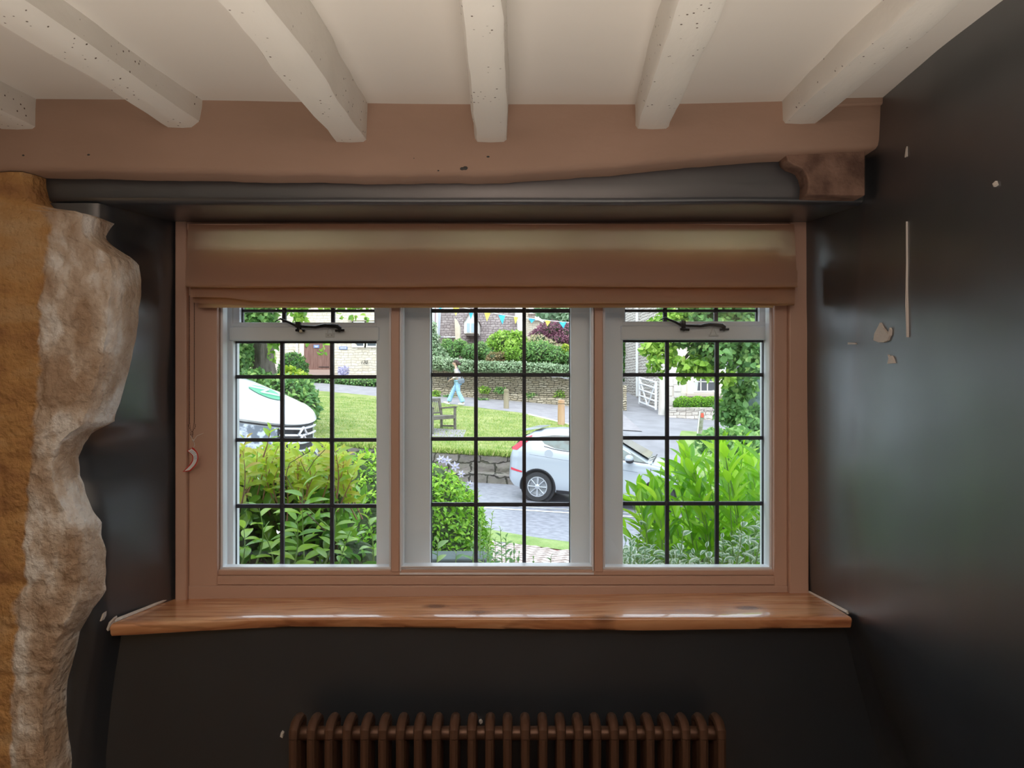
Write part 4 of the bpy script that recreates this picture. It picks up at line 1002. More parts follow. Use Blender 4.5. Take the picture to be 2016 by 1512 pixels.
# ================================================================== vehicles, people, street things
M_car = mat('white_car_paint', (.62, .65, .68), .22, spec=.6, coat=.6)
M_silver = mat('silver_car_paint', (.44, .48, .54), .28, metal=.15, spec=.6, coat=.5)
M_cglass = mat('car_glass', (.012, .022, .026), .05, spec=.6, var=(.05, .095, .10), vs=7, vlo=.42, vhi=.56)
M_tyre = mat('tyre_rubber', (.032, .032, .036), .8)
M_rim = mat('alloy_rim', (.50, .52, .56), .25, metal=.5)
M_black = mat('black_trim', (.02, .02, .025), .5)
M_red = mat('red_lamp', (.62, .02, .05), .2, spec=.8)
M_chrome = mat('bright_chrome', (.85, .87, .92), .15, metal=.6)
M_lamp = mat('headlamp_lens', (.55, .62, .72), .12, var=(.12, .15, .20), vs=9, vlo=.42, vhi=.52, spec=.9)

def pl(*pts): return lambda x: interp(x, list(pts))
# ---- small hatchback, local x forward, near side is -y
ztop = pl((0, .93), (.04, 1.02), (.10, 1.12), (.30, 1.33), (.48, 1.44), (.9, 1.495), (1.4, 1.505), (1.9, 1.46), (2.2, 1.36), (2.9, 1.01), (3.1, .97), (3.6, .86), (3.85, .74), (3.95, .55))
zbot = pl((0, .42), (.15, .27), (.4, .2), (3.5, .2), (3.85, .27), (3.95, .4))
wide = pl((0, .60), (.06, .72), (.2, .80), (.5, .845), (3.0, .845), (3.45, .80), (3.75, .68), (3.95, .45))
belt = pl((0, 1.0), (.6, 1.02), (2.9, .90), (3.95, .7))
def hw(x, z):
    w_ = wide(x); bz = belt(x)
    if z < .5: w_ *= 1-.07*((.5-z)/.3)**2
    if z > bz: w_ = max(.3, w_-.40*(z-bz)-.35*(z-bz)**2)
    w_ += .012*math.exp(-((z-(bz-.13))/.045)**2)
    return w_
def carbody(u, v):
    x = 3.95*(.5-.5*math.cos(math.pi*u)) if False else 3.95*u
    zt, zb = ztop(x), zbot(x); r = min(.10, (zt-zb)*.25)
    s = v*2-1; a = abs(s); sg = 1 if s > 0 else -1
    if a > .88: k = (1-a)/.12; return (x, sg*hw(x, zb)*(k), zb)     # underside handled by a<... below
    if a > .30:
        k = (.88-a)/.58; z = lerp(zb, zt-r, k); return (x, sg*hw(x, z), z)
    k = a/.30; we = hw(x, zt-r)
    return (x, sg*we*math.sin(k*math.pi/2)**.8, zt-r+r*math.cos(k*math.pi/2)**.7)
car = empty('hatchback_car', (0, 0, 0), label='white silver small hatchback car with a red tail light parked on the road', cat='car')
b = MB(); b.grid(carbody, 110, 76)
b.add([carbody(0, j/76) for j in range(77)], [tuple(range(77))]); b.add([carbody(1, j/76) for j in range(77)], [tuple(range(77))])
body = b.build('car_body', M_silver, car, smooth=True, angle=60)
cut = MB()
for wx in (.66, 3.12):
    cut.lathe([(.365, -.5), (.365, .5)], 36, Matrix.Translation((wx, -.80, .30)) @ Matrix.Rotation(math.pi/2, 4, 'X'))
    cut.lathe([(.365, -.5), (.365, .5)], 36, Matrix.Translation((wx, .80, .30)) @ Matrix.Rotation(math.pi/2, 4, 'X'))
def boolcut(o, cutter):
    cme = bpy.data.meshes.new('tmp'); cme.from_pydata(cutter.v, [], cutter.f); co = bpy.data.objects.new('tmp', cme); C.objects.link(co)
    bm = bmesh.new(); bm.from_mesh(cme); bmesh.ops.recalc_face_normals(bm, faces=bm.faces); bm.to_mesh(cme); bm.free()
    md = o.modifiers.new('b', 'BOOLEAN'); md.operation = 'DIFFERENCE'; md.object = co; md.solver = 'FAST' if False else 'EXACT'
    dg = bpy.context.evaluated_depsgraph_get(); me = bpy.data.meshes.new_from_object(o.evaluated_get(dg))
    o.modifiers.remove(md); o.data = me; bpy.data.objects.remove(co); me.set_sharp_from_angle(angle=math.radians(50))
bm = bmesh.new(); bm.from_mesh(body.data); bmesh.ops.remove_doubles(bm, verts=bm.verts, dist=1e-4); bmesh.ops.recalc_face_normals(bm, faces=bm.faces); bm.to_mesh(body.data); bm.free()
boolcut(body, cut)
for wx in (.66, 3.12):   # liners and black arch lips
    for sg in (-1, 1):
        b = MB(); b.lathe([(.362, -.22), (.362, .24), (.30, .24)], 30, Matrix.Translation((wx, sg*.52, .30)) @ Matrix.Rotation(-sg*math.pi/2, 4, 'X'))
        pts = []
        for k in range(25):
            a = math.radians(-12+204*k/24); px_, pz_ = wx+.365*math.cos(a), .30+.365*math.sin(a); pts.append((px_, sg*(hw(px_, max(pz_, .2))+.002), pz_))
        b.tube(pts, .016, 6); b.build('wheel_arch', M_black, car, smooth=True)
def sidepanel(name, lo, hi, x0, x1, m, off=.006, nu=24, nv=6, par=None, sg=-1):
    bb = MB(); bb.grid(lambda u, v: (lerp(x0, x1, u), sg*(hw(lerp(x0, x1, u), lerp(lo(lerp(x0, x1, u)), hi(lerp(x0, x1, u)), v))+off), lerp(lo(lerp(x0, x1, u)), hi(lerp(x0, x1, u)), v)), nu, nv)
    return bb.build(name, m, par or car, smooth=True)
for sg in (-1, 1):
    sidepanel('side_window', pl((.62, 1.31), (.74, 1.19), (1.0, 1.11), (1.62, 1.06)), pl((.62, 1.325), (.9, 1.37), (1.62, 1.40)), .62, 1.62, M_cglass, sg=sg)
    sidepanel('side_window', pl((1.70, 1.05), (2.82, .975)), pl((1.70, 1.40), (1.95, 1.375), (2.2, 1.30), (2.82, .98)), 1.70, 2.82, M_cglass, sg=sg)
    sidepanel('window_trim', pl((.6, 1.16), (1.0, 1.085), (2.9, .955)), pl((.6, 1.175), (1.0, 1.10), (2.9, .968)), .74, 2.86, M_black, off=.008, sg=sg)
    sidepanel('tail_lamp', pl((.05, 1.02), (.18, 1.02), (.40, 1.22), (.47, 1.33)), pl((.05, 1.06), (.15, 1.14), (.33, 1.30), (.47, 1.34)), .05, .47, M_red, off=.008, sg=sg)
    sidepanel('rear_reflector', pl((.06, .60), (.32, .57)), pl((.06, .65), (.32, .60)), .06, .32, M_red, off=.008, sg=sg)
    sidepanel('lower_trim', pl((1.05, .20), (2.75, .20)), pl((1.05, .27), (2.75, .27)), 1.05, 2.75, M_black, off=.008, sg=sg)
for x in (1.66, 2.92):
    b = MB(); b.tube([(x, -(hw(x, z)+.001), z) for z in (.3, .5, .7, .85, .97)], .006, 5); b.build('door_seam', M_black, car)
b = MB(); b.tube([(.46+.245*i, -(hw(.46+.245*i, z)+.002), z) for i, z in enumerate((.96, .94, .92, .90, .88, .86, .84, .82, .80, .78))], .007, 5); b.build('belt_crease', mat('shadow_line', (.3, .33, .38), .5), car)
b = MB(); b.lathe([(.085, 0), (.085, .006)], 20, Matrix.Translation((.86, -(hw(.9, .98)+.0), 1.0)) @ Matrix.Rotation(math.pi/2, 4, 'X')); b.build('fuel_flap', M_silver, car)
b = MB(); b.grid(lambda u, v: (lerp(.10, .28, v)-.012, lerp(-.56, .56, u), lerp(1.12, 1.32, v)), 12, 6); b.build('rear_screen', M_cglass, car, smooth=True)
b = MB(); b.prism([(.24, 1.40), (.60, 1.485), (.62, 1.50), (.36, 1.475), (.20, 1.43)], -.55, .55); b.build('roof_spoiler', M_silver, car, bevel=.01)
b = MB(); b.tube([(.02, -.5, 1.03), (.02, .5, 1.03)], .03, 8); b.build('tailgate_strip', M_black, car)
b = MB(); b.grid(lambda u, v: (lerp(2.16, 2.86, v)+.01, lerp(-1, 1, u)*lerp(.52, .70, v), lerp(1.39, 1.04, v)+.012), 12, 6); b.build('windscreen', M_cglass, car, smooth=True)
b = MB(); b.tube([(2.95, -.7, 1.005), (2.96, .6, 1.02)], .012, 6); b.tube([(2.90, -.45, 1.05), (2.94, .05, 1.03)], .01, 6); b.build('wiper', M_black, car)
for sg in (-1, 1):
    b = MB(); b.ball((2.50, sg*1.0, 1.05), .1, 14, 10, sq=(.9, 1.1, .75)); mi = b.build('door_mirror', M_silver, car, smooth=True)
    b = MB(); b.ball((2.51, sg*1.0, 1.01), .095, 12, 8, sq=(.9, 1.05, .6)); b.box((2.5, sg*.86, .96), (2.56, sg*.94, 1.01)); b.build('mirror_base', M_black, mi, smooth=True)
    sidepanel('head_lamp', pl((3.35, .80), (3.75, .66)), pl((3.35, .87), (3.75, .80)), 3.35, 3.75, M_lamp, off=.008, sg=sg)
    sidepanel('door_handle', pl((1.78, .86), (1.98, .855)), pl((1.78, .885), (1.98, .88)), 1.78, 1.98, M_silver, off=.03, sg=sg)
def wheel(parent, x, y, z, r, sg, spokes=8):
    w_ = empty('wheel', (x, y, z)); w_.parent = parent
    T = Matrix.Rotation(math.pi/2*(1 if sg < 0 else -1), 4, 'X')
    b = MB(); b.lathe([(r*.64, -.10), (r*.93, -.10), (r, -.07), (r, .07), (r*.95, .095), (r*.66, .095), (r*.64, .05)], 40, T); b.build('tyre', M_tyre, w_, smooth=True, angle=50)
    b = MB(); b.lathe([(r*.55, -.05), (r*.67, -.05), (r*.67, .088), (r*.60, .088), (r*.58, .03), (r*.05, .0)], 40, T); b.build('rim_barrel', mat('dark_rim_barrel', (.04, .04, .05), .6), w_, smooth=True)
    b = MB(); b.lathe([(r*.60, .07), (r*.68, .085), (r*.68, .098), (r*.61, .098), (r*.60, .07)], 40, T)
    for k in range(spokes):
        a = 2*math.pi*k/spokes; ca_, sa_ = math.cos(a), math.sin(a)
        for off in (0,):
            pa = Vector((ca_*r*.12, sa_*r*.12, .09)); pb_ = Vector((ca_*r*.62, sa_*r*.62, .085))
            b.tube([T @ pa, T @ pb_], [r*.05, r*.085], 6, flat=.6)
    b.lathe([(r*.17, .06), (r*.17, .10), (r*.10, .112), (.001, .114)], 20, T); b.build('alloy_spokes', M_rim, w_, smooth=True, angle=40)
    return w_
for wx in (.66, 3.12):
    for sg in (-1, 1): wheel(car, wx, sg*.735, .305, .305, sg)
b = MB(); b.box((-.005, -.25, .62), (.02, .25, .74)); b.build('number_plate', mat('plate_yellow', (.75, .62, .12), .5), car)
yaw = math.atan2(-.60, 2.42); pitch_ = math.atan(.06*math.cos(yaw))
ra = Vector((.70, 15.95, 0)); Rm = Matrix.Rotation(yaw, 4, 'Z') @ Matrix.Rotation(pitch_, 4, 'Y')
o0 = ra - Rm @ Vector((.66, 0, 0)); car.location = (o0.x+.0, o0.y, rz_(ra.x)+.03+math.tan(pitch_)*.66+.012); car.rotation_euler = (0, pitch_, yaw)

# ---- white van nose, local x forward, nose at 0
van = empty('white_van', (0, 0, 0), label='white van with a green hood sticker parked at the left', cat='van')
HWV = .92
def xn(y): return -.42*(abs(y)/.9)**2.4
hood = pl((0, 1.01), (.03, 1.07), (.1, 1.14), (.3, 1.27), (.55, 1.40), (.9, 1.53), (1.25, 1.63), (1.27, 1.64), (1.9, 2.05), (2.2, 2.12), (4.6, 2.14))
def crown(y, s): return .13*(abs(y)/.9)**2*max(0, 1-s*1.6)-.10*(abs(y)/.9)**3*min(1, s*1.5)
def vtop(s, y):
    f = 1-min(1, max(0, (s-.2)/2.0))*.55
    ww = lerp(1, .86, sm((s-1.25)/.8))
    return (xn(y)*f-s, y*ww, hood(s)+crown(y, s))
def vbody(u, v):
    # v: 0 bumper bottom -> 0.25 hood lip -> 1 roof back ; u: 0..1 across with sides wrapping down
    if .12 <= u <= .88:
        y = lerp(-.9, .9, (u-.12)/.76)
        if v < .3:
            k = v/.3; z = lerp(.28, 1.01+crown(y, 0), k)
            return (xn(y)-.10*max(0, .15-abs(k-.45))/.15*-1*.8-.05, y, z)
        s = 4.6*((v-.3)/.7)**1.6
        return vtop(s, y)
    y0 = -.9 if u < .12 else .9; k = (.12-u)/.12 if u < .12 else (u-.88)/.12
    if v < .3:
        z = lerp(.28, 1.01+crown(y0, 0), v/.3); return (xn(y0)-.05-k*.10, y0+(.04*k if y0 > 0 else -.04*k), z)
    s = 4.6*((v-.3)/.7)**1.6; p = vtop(s, y0)
    return (p[0]-.04*k, lerp(p[1], (.96 if y0 > 0 else -.96), min(1, k*3)), lerp(p[2]-.01, .35, k))
b = MB(); b.grid(vbody, 90, 120); vb = b.build('van_body', M_car, van, smooth=True, angle=55)
def nose(name, zlo, zhi, y0, y1, m, off=.03, nu=24, nv=6, par=None):
    bb = MB(); bb.grid(lambda u, v: (xn(lerp(y0, y1, u))-.05+off+.10*.8*max(0, .15-abs((lerp(zlo(lerp(y0, y1, u)), zhi(lerp(y0, y1, u)), v)-.28)/.73-.45))/.15, lerp(y0, y1, u), lerp(zlo(lerp(y0, y1, u)), zhi(lerp(y0, y1, u)), v)), nu, nv)
    return bb.build(name, m, par or van, smooth=True)
crn = lambda y: 1.01+crown(y, 0)
nose('hood_gap', lambda y: crn(y)-.035, lambda y: crn(y)-.008, -.9, .9, M_black, off=.012)
for sg in (-1, 1):
    nose('head_lamp', lambda y: lerp(.74, .80, (abs(y)-.36)/.5), lambda y: crn(y)-.045, sg*.38, sg*.90, M_lamp, off=.016)
gr_ = nose('grille', lambda y: .62, lambda y: crn(y)-.045, -.37, .37, M_black, off=.012)
for z in (.70, .79, .88, .955):
    b = MB(); b.tube([(xn(y)+.0, y, z+.06*(abs(y)/.9)) for y in [-.38+.04*i for i in range(20)]], .014, 8); b.build('grille_bar', M_chrome, gr_, smooth=True)
for dz in (.0, .085):
    b = MB()
    for sg in (-1, 1): b.tube([(.014, 0, .975-dz), (.007, sg*.10, .885-dz)], .017, 6, flat=.8)
    b.build('chevron_badge', M_chrome, gr_, smooth=True, label='chrome chevron badge')
nose('lower_intake', lambda y: .36, lambda y: .55, -.55, .55, M_black, off=.02)
b = MB(); b.grid(lambda u, v: (lambda p: (p[0]+.012, p[1], p[2]+.014))(vtop(lerp(1.32, 1.88, v), lerp(-.78, .78, u))), 16, 8); b.build('windscreen', M_cglass, van, smooth=True)
M_green = mat('green_sticker', (.012, .30, .13), .35)
def decal(cs, cy, rs, ry, name, m, off, parent, poly=None):
    n = 28; pts = poly or [(cs+rs*math.cos(2*math.pi*k/n), cy+ry*math.sin(2*math.pi*k/n)) for k in range(n)]
    f = lambda s, y: Vector(vtop(s, y))+Vector((.006, 0, off))
    c = (sum(p[0] for p in pts)/len(pts), sum(p[1] for p in pts)/len(pts)); bb = MB(); R_n = 6
    vs = [f(*c)]; fs = []
    for r in range(1, R_n+1):
        for p in pts: vs.append(f(lerp(c[0], p[0], r/R_n), lerp(c[1], p[1], r/R_n)))
    m_ = len(pts)
    for k in range(m_): fs.append((0, 1+k, 1+(k+1) % m_))
    for r in range(R_n-1):
        for k in range(m_): fs.append((1+r*m_+k, 1+(r+1)*m_+k, 1+(r+1)*m_+(k+1) % m_, 1+r*m_+(k+1) % m_))
    bb.add(vs, fs); return bb.build(name, m, parent, smooth=True)
dc = decal(.52, .05, .19, .21, 'hood_sticker', M_green, .007, van)
for a, c_ in (((.40, .18), (.50, -.08)), ((.50, -.08), (.54, .13)), ((.54, .13), (.66, -.08))):
    b = MB(); b.tube([Vector(vtop(lerp(a[0], c_[0], t), lerp(a[1], c_[1], t)))+Vector((.006, 0, .012)) for t in (0, .25, .5, .75, 1)], .014, 5); b.build('sticker_stroke', M_car, dc)
for sg in (-1,):
    b = MB(); b.tube([Vector(vtop(.1+.11*i, -.52+.0*i))+Vector((0, 0, .0)) for i in range(10)], .004, 5); b.build('hood_crease', M_silver, van)
wheel(van, -.95, -.86, .33, .33, -1); wheel(van, -.95, .86, .33, .33, 1); wheel(van, -3.7, -.86, .33, .33, -1); wheel(van, -3.7, .86, .33, .33, 1)
van.location = (-2.45, 8.64, CZ-1.48); van.rotation_euler = (0, 0, math.radians(-15))

# ---- bench
M_teak = mat('weathered_teak', (.12, .105, .09), .85, var=(.21, .19, .165), vs=9, bump=.4, bs=30, stretch=(.4, .4, 1))
bench = empty('park_bench', (-1.66, 21.75, 0), rz=math.atan2(-.89, -.45), label='weathered grey wooden bench on the green', cat='bench')
bench.location.z = gz(-1.9, 21.4)+.02
def bp_(b, name): return b.build(name, M_teak, bench, bevel=.006)
BL = 1.28
for x in (.03, BL-.03):
    b = MB(); b.box((x-.032, -.035, -.06), (x+.032, .03, .64)); bp_(b, 'leg')
    b = MB(); b.prism([(-.50, -.06), (-.44, -.06), (-.44, .42), (-.52, .92), (-.58, .92), (-.50, .42)], x-.032, x+.032, 'x'); bp_(b, 'leg')
    b = MB(); b.prism([(-.53, .60), (-.3, .615), (.0, .64), (.05, .655), (.065, .675), (.03, .70), (-.2, .67), (-.53, .645)], x-.04, x+.04, 'x'); bp_(b, 'armrest')
    b = MB(); b.box((x-.02, -.46, .08), (x+.02, -.01, .13)); bp_(b, 'side_stretcher')
for k in range(5):
    b = MB(); y = -.44+k*.098; b.box((0, y, .40), (BL, y+.075, .43)); bp_(b, 'seat_slat')
b = MB(); b.box((0, -.01, .33), (BL, .025, .40)); bp_(b, 'front_rail')
b = MB(); b.box((.0, -.575, .83), (BL, -.53, .92)); bp_(b, 'top_rail')
b = MB(); b.box((.0, -.50, .47), (BL, -.465, .52)); bp_(b, 'lower_back_rail')
for k in range(13):
    x = .11+k*(BL-.22)/12; b = MB(); b.prism([(-.49, .50), (-.475, .50), (-.545, .85), (-.56, .85)], x-.018, x+.018, 'x'); bp_(b, 'back_slat')
b = MB(); b.box((-2.9, 20.3, gz(-2.4, 21)-.12), (-1.35, 21.7, gz(-2.4, 21)-.03))
b.v = [(x, y, gz(x, y)+(.015 if z > gz(-2.4, 21)-.06 else -.1)) for x, y, z in b.v]
b.build('bench_slab', M_path, label='worn grey paving slab under the bench', cat='paving slab', kind='structure')

# ---- posts on the green
M_post1 = mat('weathered_bollard', (.27, .22, .14), .85, var=(.38, .32, .22), vs=5, bump=.5, bs=20, stretch=(1, 1, .2))
M_post2 = mat('orange_bollard', (.46, .25, .13), .8, var=(.58, .38, .25), vs=4, bump=.5, bs=20, stretch=(1, 1, .2))
def bollard(px, py0, py1, Y, wpx, m, lab):
    p = P(px, py1, Y); h = (py1-py0)/F*Y; w_ = wpx/F*Y/2; gz_ = gz(p.x, Y)
    t = empty('bollard', (p.x, Y, gz_), label=lab, cat='bollard', group='wooden bollards along the green')
    b = MB(); b.lathe([(w_*1.08, -.15), (w_*1.04, h*.5), (w_, h*.80), (w_*.86, h*.815), (w_*.86, h*.835), (w_, h*.85), (w_*.98, h*.96), (w_*.55, h), (.002, h)], 14)
    b.build('post', m, t, smooth=True, angle=30)
    b = MB(); b.lathe([(w_*.90, h*.812), (w_*.90, h*.838)], 14); b.build('groove', M_gp if False else mat('groove_shadow', (.25, .2, .14), .9), t)
bollard(996.8, 769, 807, 27.6, 10, M_post1, 'slim greyish wooden bollard at the path edge')
bollard(1105, 787, 836, 24.15, 13.5, M_post2, 'orange toned wooden bollard nearest the car roof')
mp_ = empty('marker_post', (P(1378, 852, 24.2).x, 24.2, 0), label='mossy leaning post with a red reflector by the lane', cat='marker post'); mp_.location.z = gz(mp_.location.x, 24.2)
b = MB(); b.prism([(-.10, -.1), (.055, -.1), (.115, .60), (.10, .67), (-.02, .70)], -.07, .07); b.build('post', mat('mossy_post', (.17, .18, .11), .9, var=(.34, .34, .29), vs=8, bump=.6, bs=20), mp_, bevel=.01)
b = MB(); b.box((.01, -.085, .50), (.10, -.07, .64)); b.build('reflector', mat('red_reflector', (.75, .10, .06), .4), mp_)
b = MB(); b.prism([(-.115, -.1), (-.09, -.1), (-.005, .70), (-.03, .70)], -.075, -.02); b.build('white_edge', mat('white_post_paint', (.85, .84, .82), .7), mp_)

# ---- bunting
M_by, M_bb = mat('yellow_flag', (.90, .74, .16), .7), mat('blue_flag', (.06, .52, .80), .7)
YB = 24.0
bt = empty('bunting', P(985, 622, YB), label='string of yellow and blue bunting flags above the shrubs', cat='bunting')
line = [(700, 585), (790, 592), (848, 597), (898, 603), (928, 609), (960, 614), (990, 620), (1016, 624), (1048, 627), (1080, 631), (1108, 634), (1135, 636), (1300, 640)]
b = MB(); b.tube([P(x, y, YB) for x, y in line], .012, 6); part(b, 'cord', mat('white_cord', (.85, .85, .83), .7), bt)
FS = [(867, 598, 12, 14, 0), (898, 603, 15, 19, 1), (928, 609, 12, 20, 0), (960, 612, 15, 21, 1), (988, 620, 14, 19, 0), (1016, 624, 9, 14, 1), (1048, 627, 15, 9, 0), (1079, 631, 13, 11, 1), (1108, 634, 14, 13, 0)]
for x, y, w_, h_, k in FS:
    b = MB(); n = 5
    def fl(u, v, x=x, y=y, w_=w_, h_=h_): 
        q = P(x+(u-.5)*w_*(1-v)+1.5*v*math.sin(x), y+h_*v, YB); return (q.x, YB+.03*math.sin(v*3+u*2+x), q.z)
    b.grid(fl, 4, 6); part(b, 'flag', M_bb if k == 0 else M_by, bt, smooth=True)

# ---- walking woman
def skin(name, chains, m, parent, sub=2, root=0):
    """chains: lists of (x,y,z,r); points repeated at the same place are welded"""
    vs = []; rs = []; es = []; idx = {}
    for ch in chains:
        pr = None
        for x, y, z, r in ch:
            k = (round(x, 3), round(y, 3), round(z, 3))
            if k not in idx: idx[k] = len(vs); vs.append((x, y, z)); rs.append(r)
            i = idx[k]
            if pr is not None and pr != i: es.append((pr, i))
            pr = i
    me = bpy.data.meshes.new(name); me.from_pydata(vs, es, []); o = bpy.data.objects.new(name, me); C.objects.link(o)
    bm = bmesh.new(); bm.from_mesh(me); ly = bm.verts.layers.skin.verify(); bm.verts.ensure_lookup_table()
    for i, v in enumerate(bm.verts):
        r = rs[i]; v[ly].radius = r if isinstance(r, tuple) else (r, r); v[ly].use_root = (i == root)
    bm.to_mesh(me); bm.free()
    md = o.modifiers.new('skin', 'SKIN'); md.use_smooth_shade = True; md.branch_smoothing = .5
    s_ = o.modifiers.new('sub', 'SUBSURF'); s_.levels = sub; s_.render_levels = sub
    dg = bpy.context.evaluated_depsgraph_get(); me2 = bpy.data.meshes.new_from_object(o.evaluated_get(dg)); bpy.data.objects.remove(o)
    me2.name = name; me2.materials.clear(); me2.materials.append(m); o = bpy.data.objects.new(name, me2); C.objects.link(o)
    if parent: o.parent = parent
    return o
M_skin = mat('skin', (.62, .40, .30), .6); M_hair = mat('dark_brown_hair', (.055, .030, .028), .6, var=(.09, .05, .04), vs=60)
M_jean = mat('light_blue_denim', (.28, .50, .78), .85, var=(.42, .64, .88), vs=14, bump=.3, bs=40)
M_jump = mat('cream_knit', (.74, .66, .62), .9, bump=.4, bs=60)
N, L, b_ = nodes(M_jump); tcn = N.new('ShaderNodeTexCoord'); wv = N.new('ShaderNodeTexWave'); wv.bands_direction = 'Z'; wv.inputs['Scale'].default_value = 5.5; wv.inputs['Distortion'].default_value = .4; L.new(tcn.outputs['Object'], wv.inputs['Vector'])
L.new(mixc(N, L, ramp(N, L, wv.outputs[0], [(.80, 0.), (.86, 1.)]), (.76, .68, .64), (.32, .24, .25)), b_.inputs['Base Color'])
M_shoe = mat('white_trainer', (.85, .84, .83), .6); M_bag = mat('slate_bag', (.16, .19, .26), .7, bump=.3, bs=30)
PX, PY_ = -2.02, 27.65
pz0 = gz(PX, PY_)
wm = empty('person', (PX, PY_, pz0+.0), rz=math.pi, label='person in striped cream jumper and light blue jeans walking left on the path', cat='person')
def fingers(w_, d_, up_, sgn):
    w_, d_, up_ = Vector(w_), Vector(d_).normalized(), Vector(up_).normalized(); sd = d_.cross(up_).normalized(); ch = []
    palm = w_+d_*.055
    for i, (o_, ln) in enumerate(((-.030, .058), (-.010, .068), (.010, .064), (.029, .050))):
        a = palm+sd*o_+d_*.02; bq = a+d_*ln*.55-up_*.008; c_ = bq+d_*ln*.35-up_*.025
        ch.append([tuple(palm)+(.024,), tuple(a)+(.0095,), tuple(bq)+(.0085,), tuple(c_)+(.0075,)])
    th = w_+d_*.03; t1_ = th+sd*(-.035*sgn)+d_*.02; t2_ = t1_+d_*.035-up_*.01
    ch.append([tuple(w_)+(.022,), tuple(t1_)+(.0105,), tuple(t2_)+(.009,)]); ch.append([tuple(w_)+(.022,), tuple(palm)+(.024,)])
    return ch
LA = [(.045, .165, 1.345, .05), (.02, .205, 1.10, .038), (.20, .19, .985, .024)]      # near arm, forward
RA = [(.045, -.165, 1.345, .05), (-.06, -.20, 1.10, .038), (-.02, -.20, .87, .024)]
body_ch = [[(0, 0, .93, (.13, .11)), (.015, 0, 1.06, (.115, .09)), (.04, 0, 1.22, (.135, .10)), (.055, 0, 1.33, (.10, .085)), (.075, 0, 1.42, .05), (.095, 0, 1.475, .048), (.105, 0, 1.53, (.075, .085)), (.105, 0, 1.60, (.082, .092)), (.095, 0, 1.645, (.05, .055))],
    [(.055, 0, 1.33, .1), (.045, .165, 1.345, .05)]+LA[1:]+[(.235, .185, .965, .020)], [(.055, 0, 1.33, .1), (.045, -.165, 1.345, .05)]+RA[1:]+[(-.015, -.2, .83, .020)],
    [(0, 0, .93, .13), (.0, .09, .88, .085), (-.02, .10, .50, .055), (-.20, .10, .14, .034), (-.20, .10, .07, .035), (-.10, .11, .035, .028)],
    [(0, 0, .93, .13), (.0, -.09, .88, .085), (.19, -.10, .52, .055), (.35, -.10, .14, .034), (.37, -.10, .08, .035), (.47, -.10, .10, .028)]]
body_ch += fingers((.235, .185, .965), (.75, 0, -.35), (.35, 0, .75), -1)+fingers((-.015, -.2, .83), (.1, 0, -1), (1, 0, .1), 1)
bd_ = skin('body', body_ch, M_skin, wm, 2)
# face: nose, brow, chin, ears, eyes
b = MB(); b.ball((.197, 0, 1.565), .016, 8, 6, sq=(1.2, .8, 1.5)); b.ball((.172, 0, 1.515), .022, 8, 6, sq=(1, 1.3, .8)); b.ball((.105, .082, 1.565), .022, 8, 6, sq=(.8, .35, 1.2)); b.ball((.105, -.082, 1.565), .022, 8, 6, sq=(.8, .35, 1.2))
b.build('face_features', M_skin, wm, smooth=True)
b = MB(); b.ball((.174, .033, 1.588), .010, 8, 6); b.ball((.174, -.033, 1.588), .010, 8, 6); b.build('eyes', M_black, wm, smooth=True)
b = MB(); b.ball((.189, 0, 1.532), .009, 8, 5, sq=(.5, 2.0, .5)); b.build('mouth', mat('lips', (.5, .2, .18), .5), wm, smooth=True)
b = MB(); b.ball((.075, 0, 1.615), .103, 16, 12, sq=(1.02, .95, .85)); b.ball((.035, 0, 1.58), .095, 14, 10, sq=(.9, .95, 1.0)); b.ball((-.065, 0, 1.545), .052, 12, 8, sq=(1, .9, 1.0)); b.build('hair', M_hair, wm, smooth=True, angle=80)
skin('jumper', [[(0, 0, .96, (.145, .12)), (.015, 0, 1.06, (.14, .115)), (.04, 0, 1.22, (.15, .125)), (.055, 0, 1.33, (.115, .105)), (.068, 0, 1.385, .072)],
    [(.055, 0, 1.33, .115), (.045, .165, 1.345, .066), (.02, .205, 1.10, .055), (.185, .19, .99, .042)], [(.055, 0, 1.33, .115), (.045, -.165, 1.345, .066), (-.06, -.20, 1.10, .055), (-.02, -.20, .90, .042)]], M_jump, wm, 2)
skin('jeans', [[(0, 0, .93, (.14, .115)), (.0, .09, .86, .102), (-.015, .10, .50, .082), (-.17, .10, .17, .100), (-.19, .10, .10, .105)],
    [(0, 0, .93, .14), (.0, -.09, .86, .102), (.19, -.10, .53, .082), (.33, -.10, .19, .095), (.345, -.10, .12, .100)]], M_jean, wm, 2)
for q, a in (((-.13, .10, .045), 0), ((.43, -.10, .075), .32)):
    b = MB(); b.ball((0, 0, 0), .055, 14, 8, M=Matrix.Translation(q) @ Matrix.Rotation(-a, 4, 'Y'), sq=(2.4, .85, .85)); b.v = [(x, y, max(z, q[2]-.04+(x-q[0])*math.sin(a))) for x, y, z in b.v]
    b.build('shoe', M_shoe, wm, smooth=True)
b = MB(); b.box((.325, .165, .93), (.395, .178, 1.04)); ph_ = b.build('phone', M_black, None, bevel=.005, label='dark phone held in the walking person\'s near hand', cat='phone')
ph_.matrix_world = Matrix.Translation(wm.location) @ Matrix.Rotation(math.pi, 4, 'Z')
bag = empty('shoulder_bag', (0, 0, 0), label='slate grey shoulder bag at the walking person\'s hip', cat='bag'); bag.location = wm.location; bag.rotation_euler = wm.rotation_euler
b = MB(); b.prism([(-.27, .88), (-.24, .82), (-.06, .80), (-.01, .86), (-.03, 1.0), (-.24, .99)], .20, .27); b.build('bag_body', M_bag, bag, bevel=.02, seg=3, smooth=True)
b = MB(); b.prism([(-.25, .92), (-.03, .90), (-.03, 1.0), (-.24, .995)], .268, .278); b.build('bag_flap', mat('bag_flap', (.24, .28, .36), .7), bag, bevel=.004)
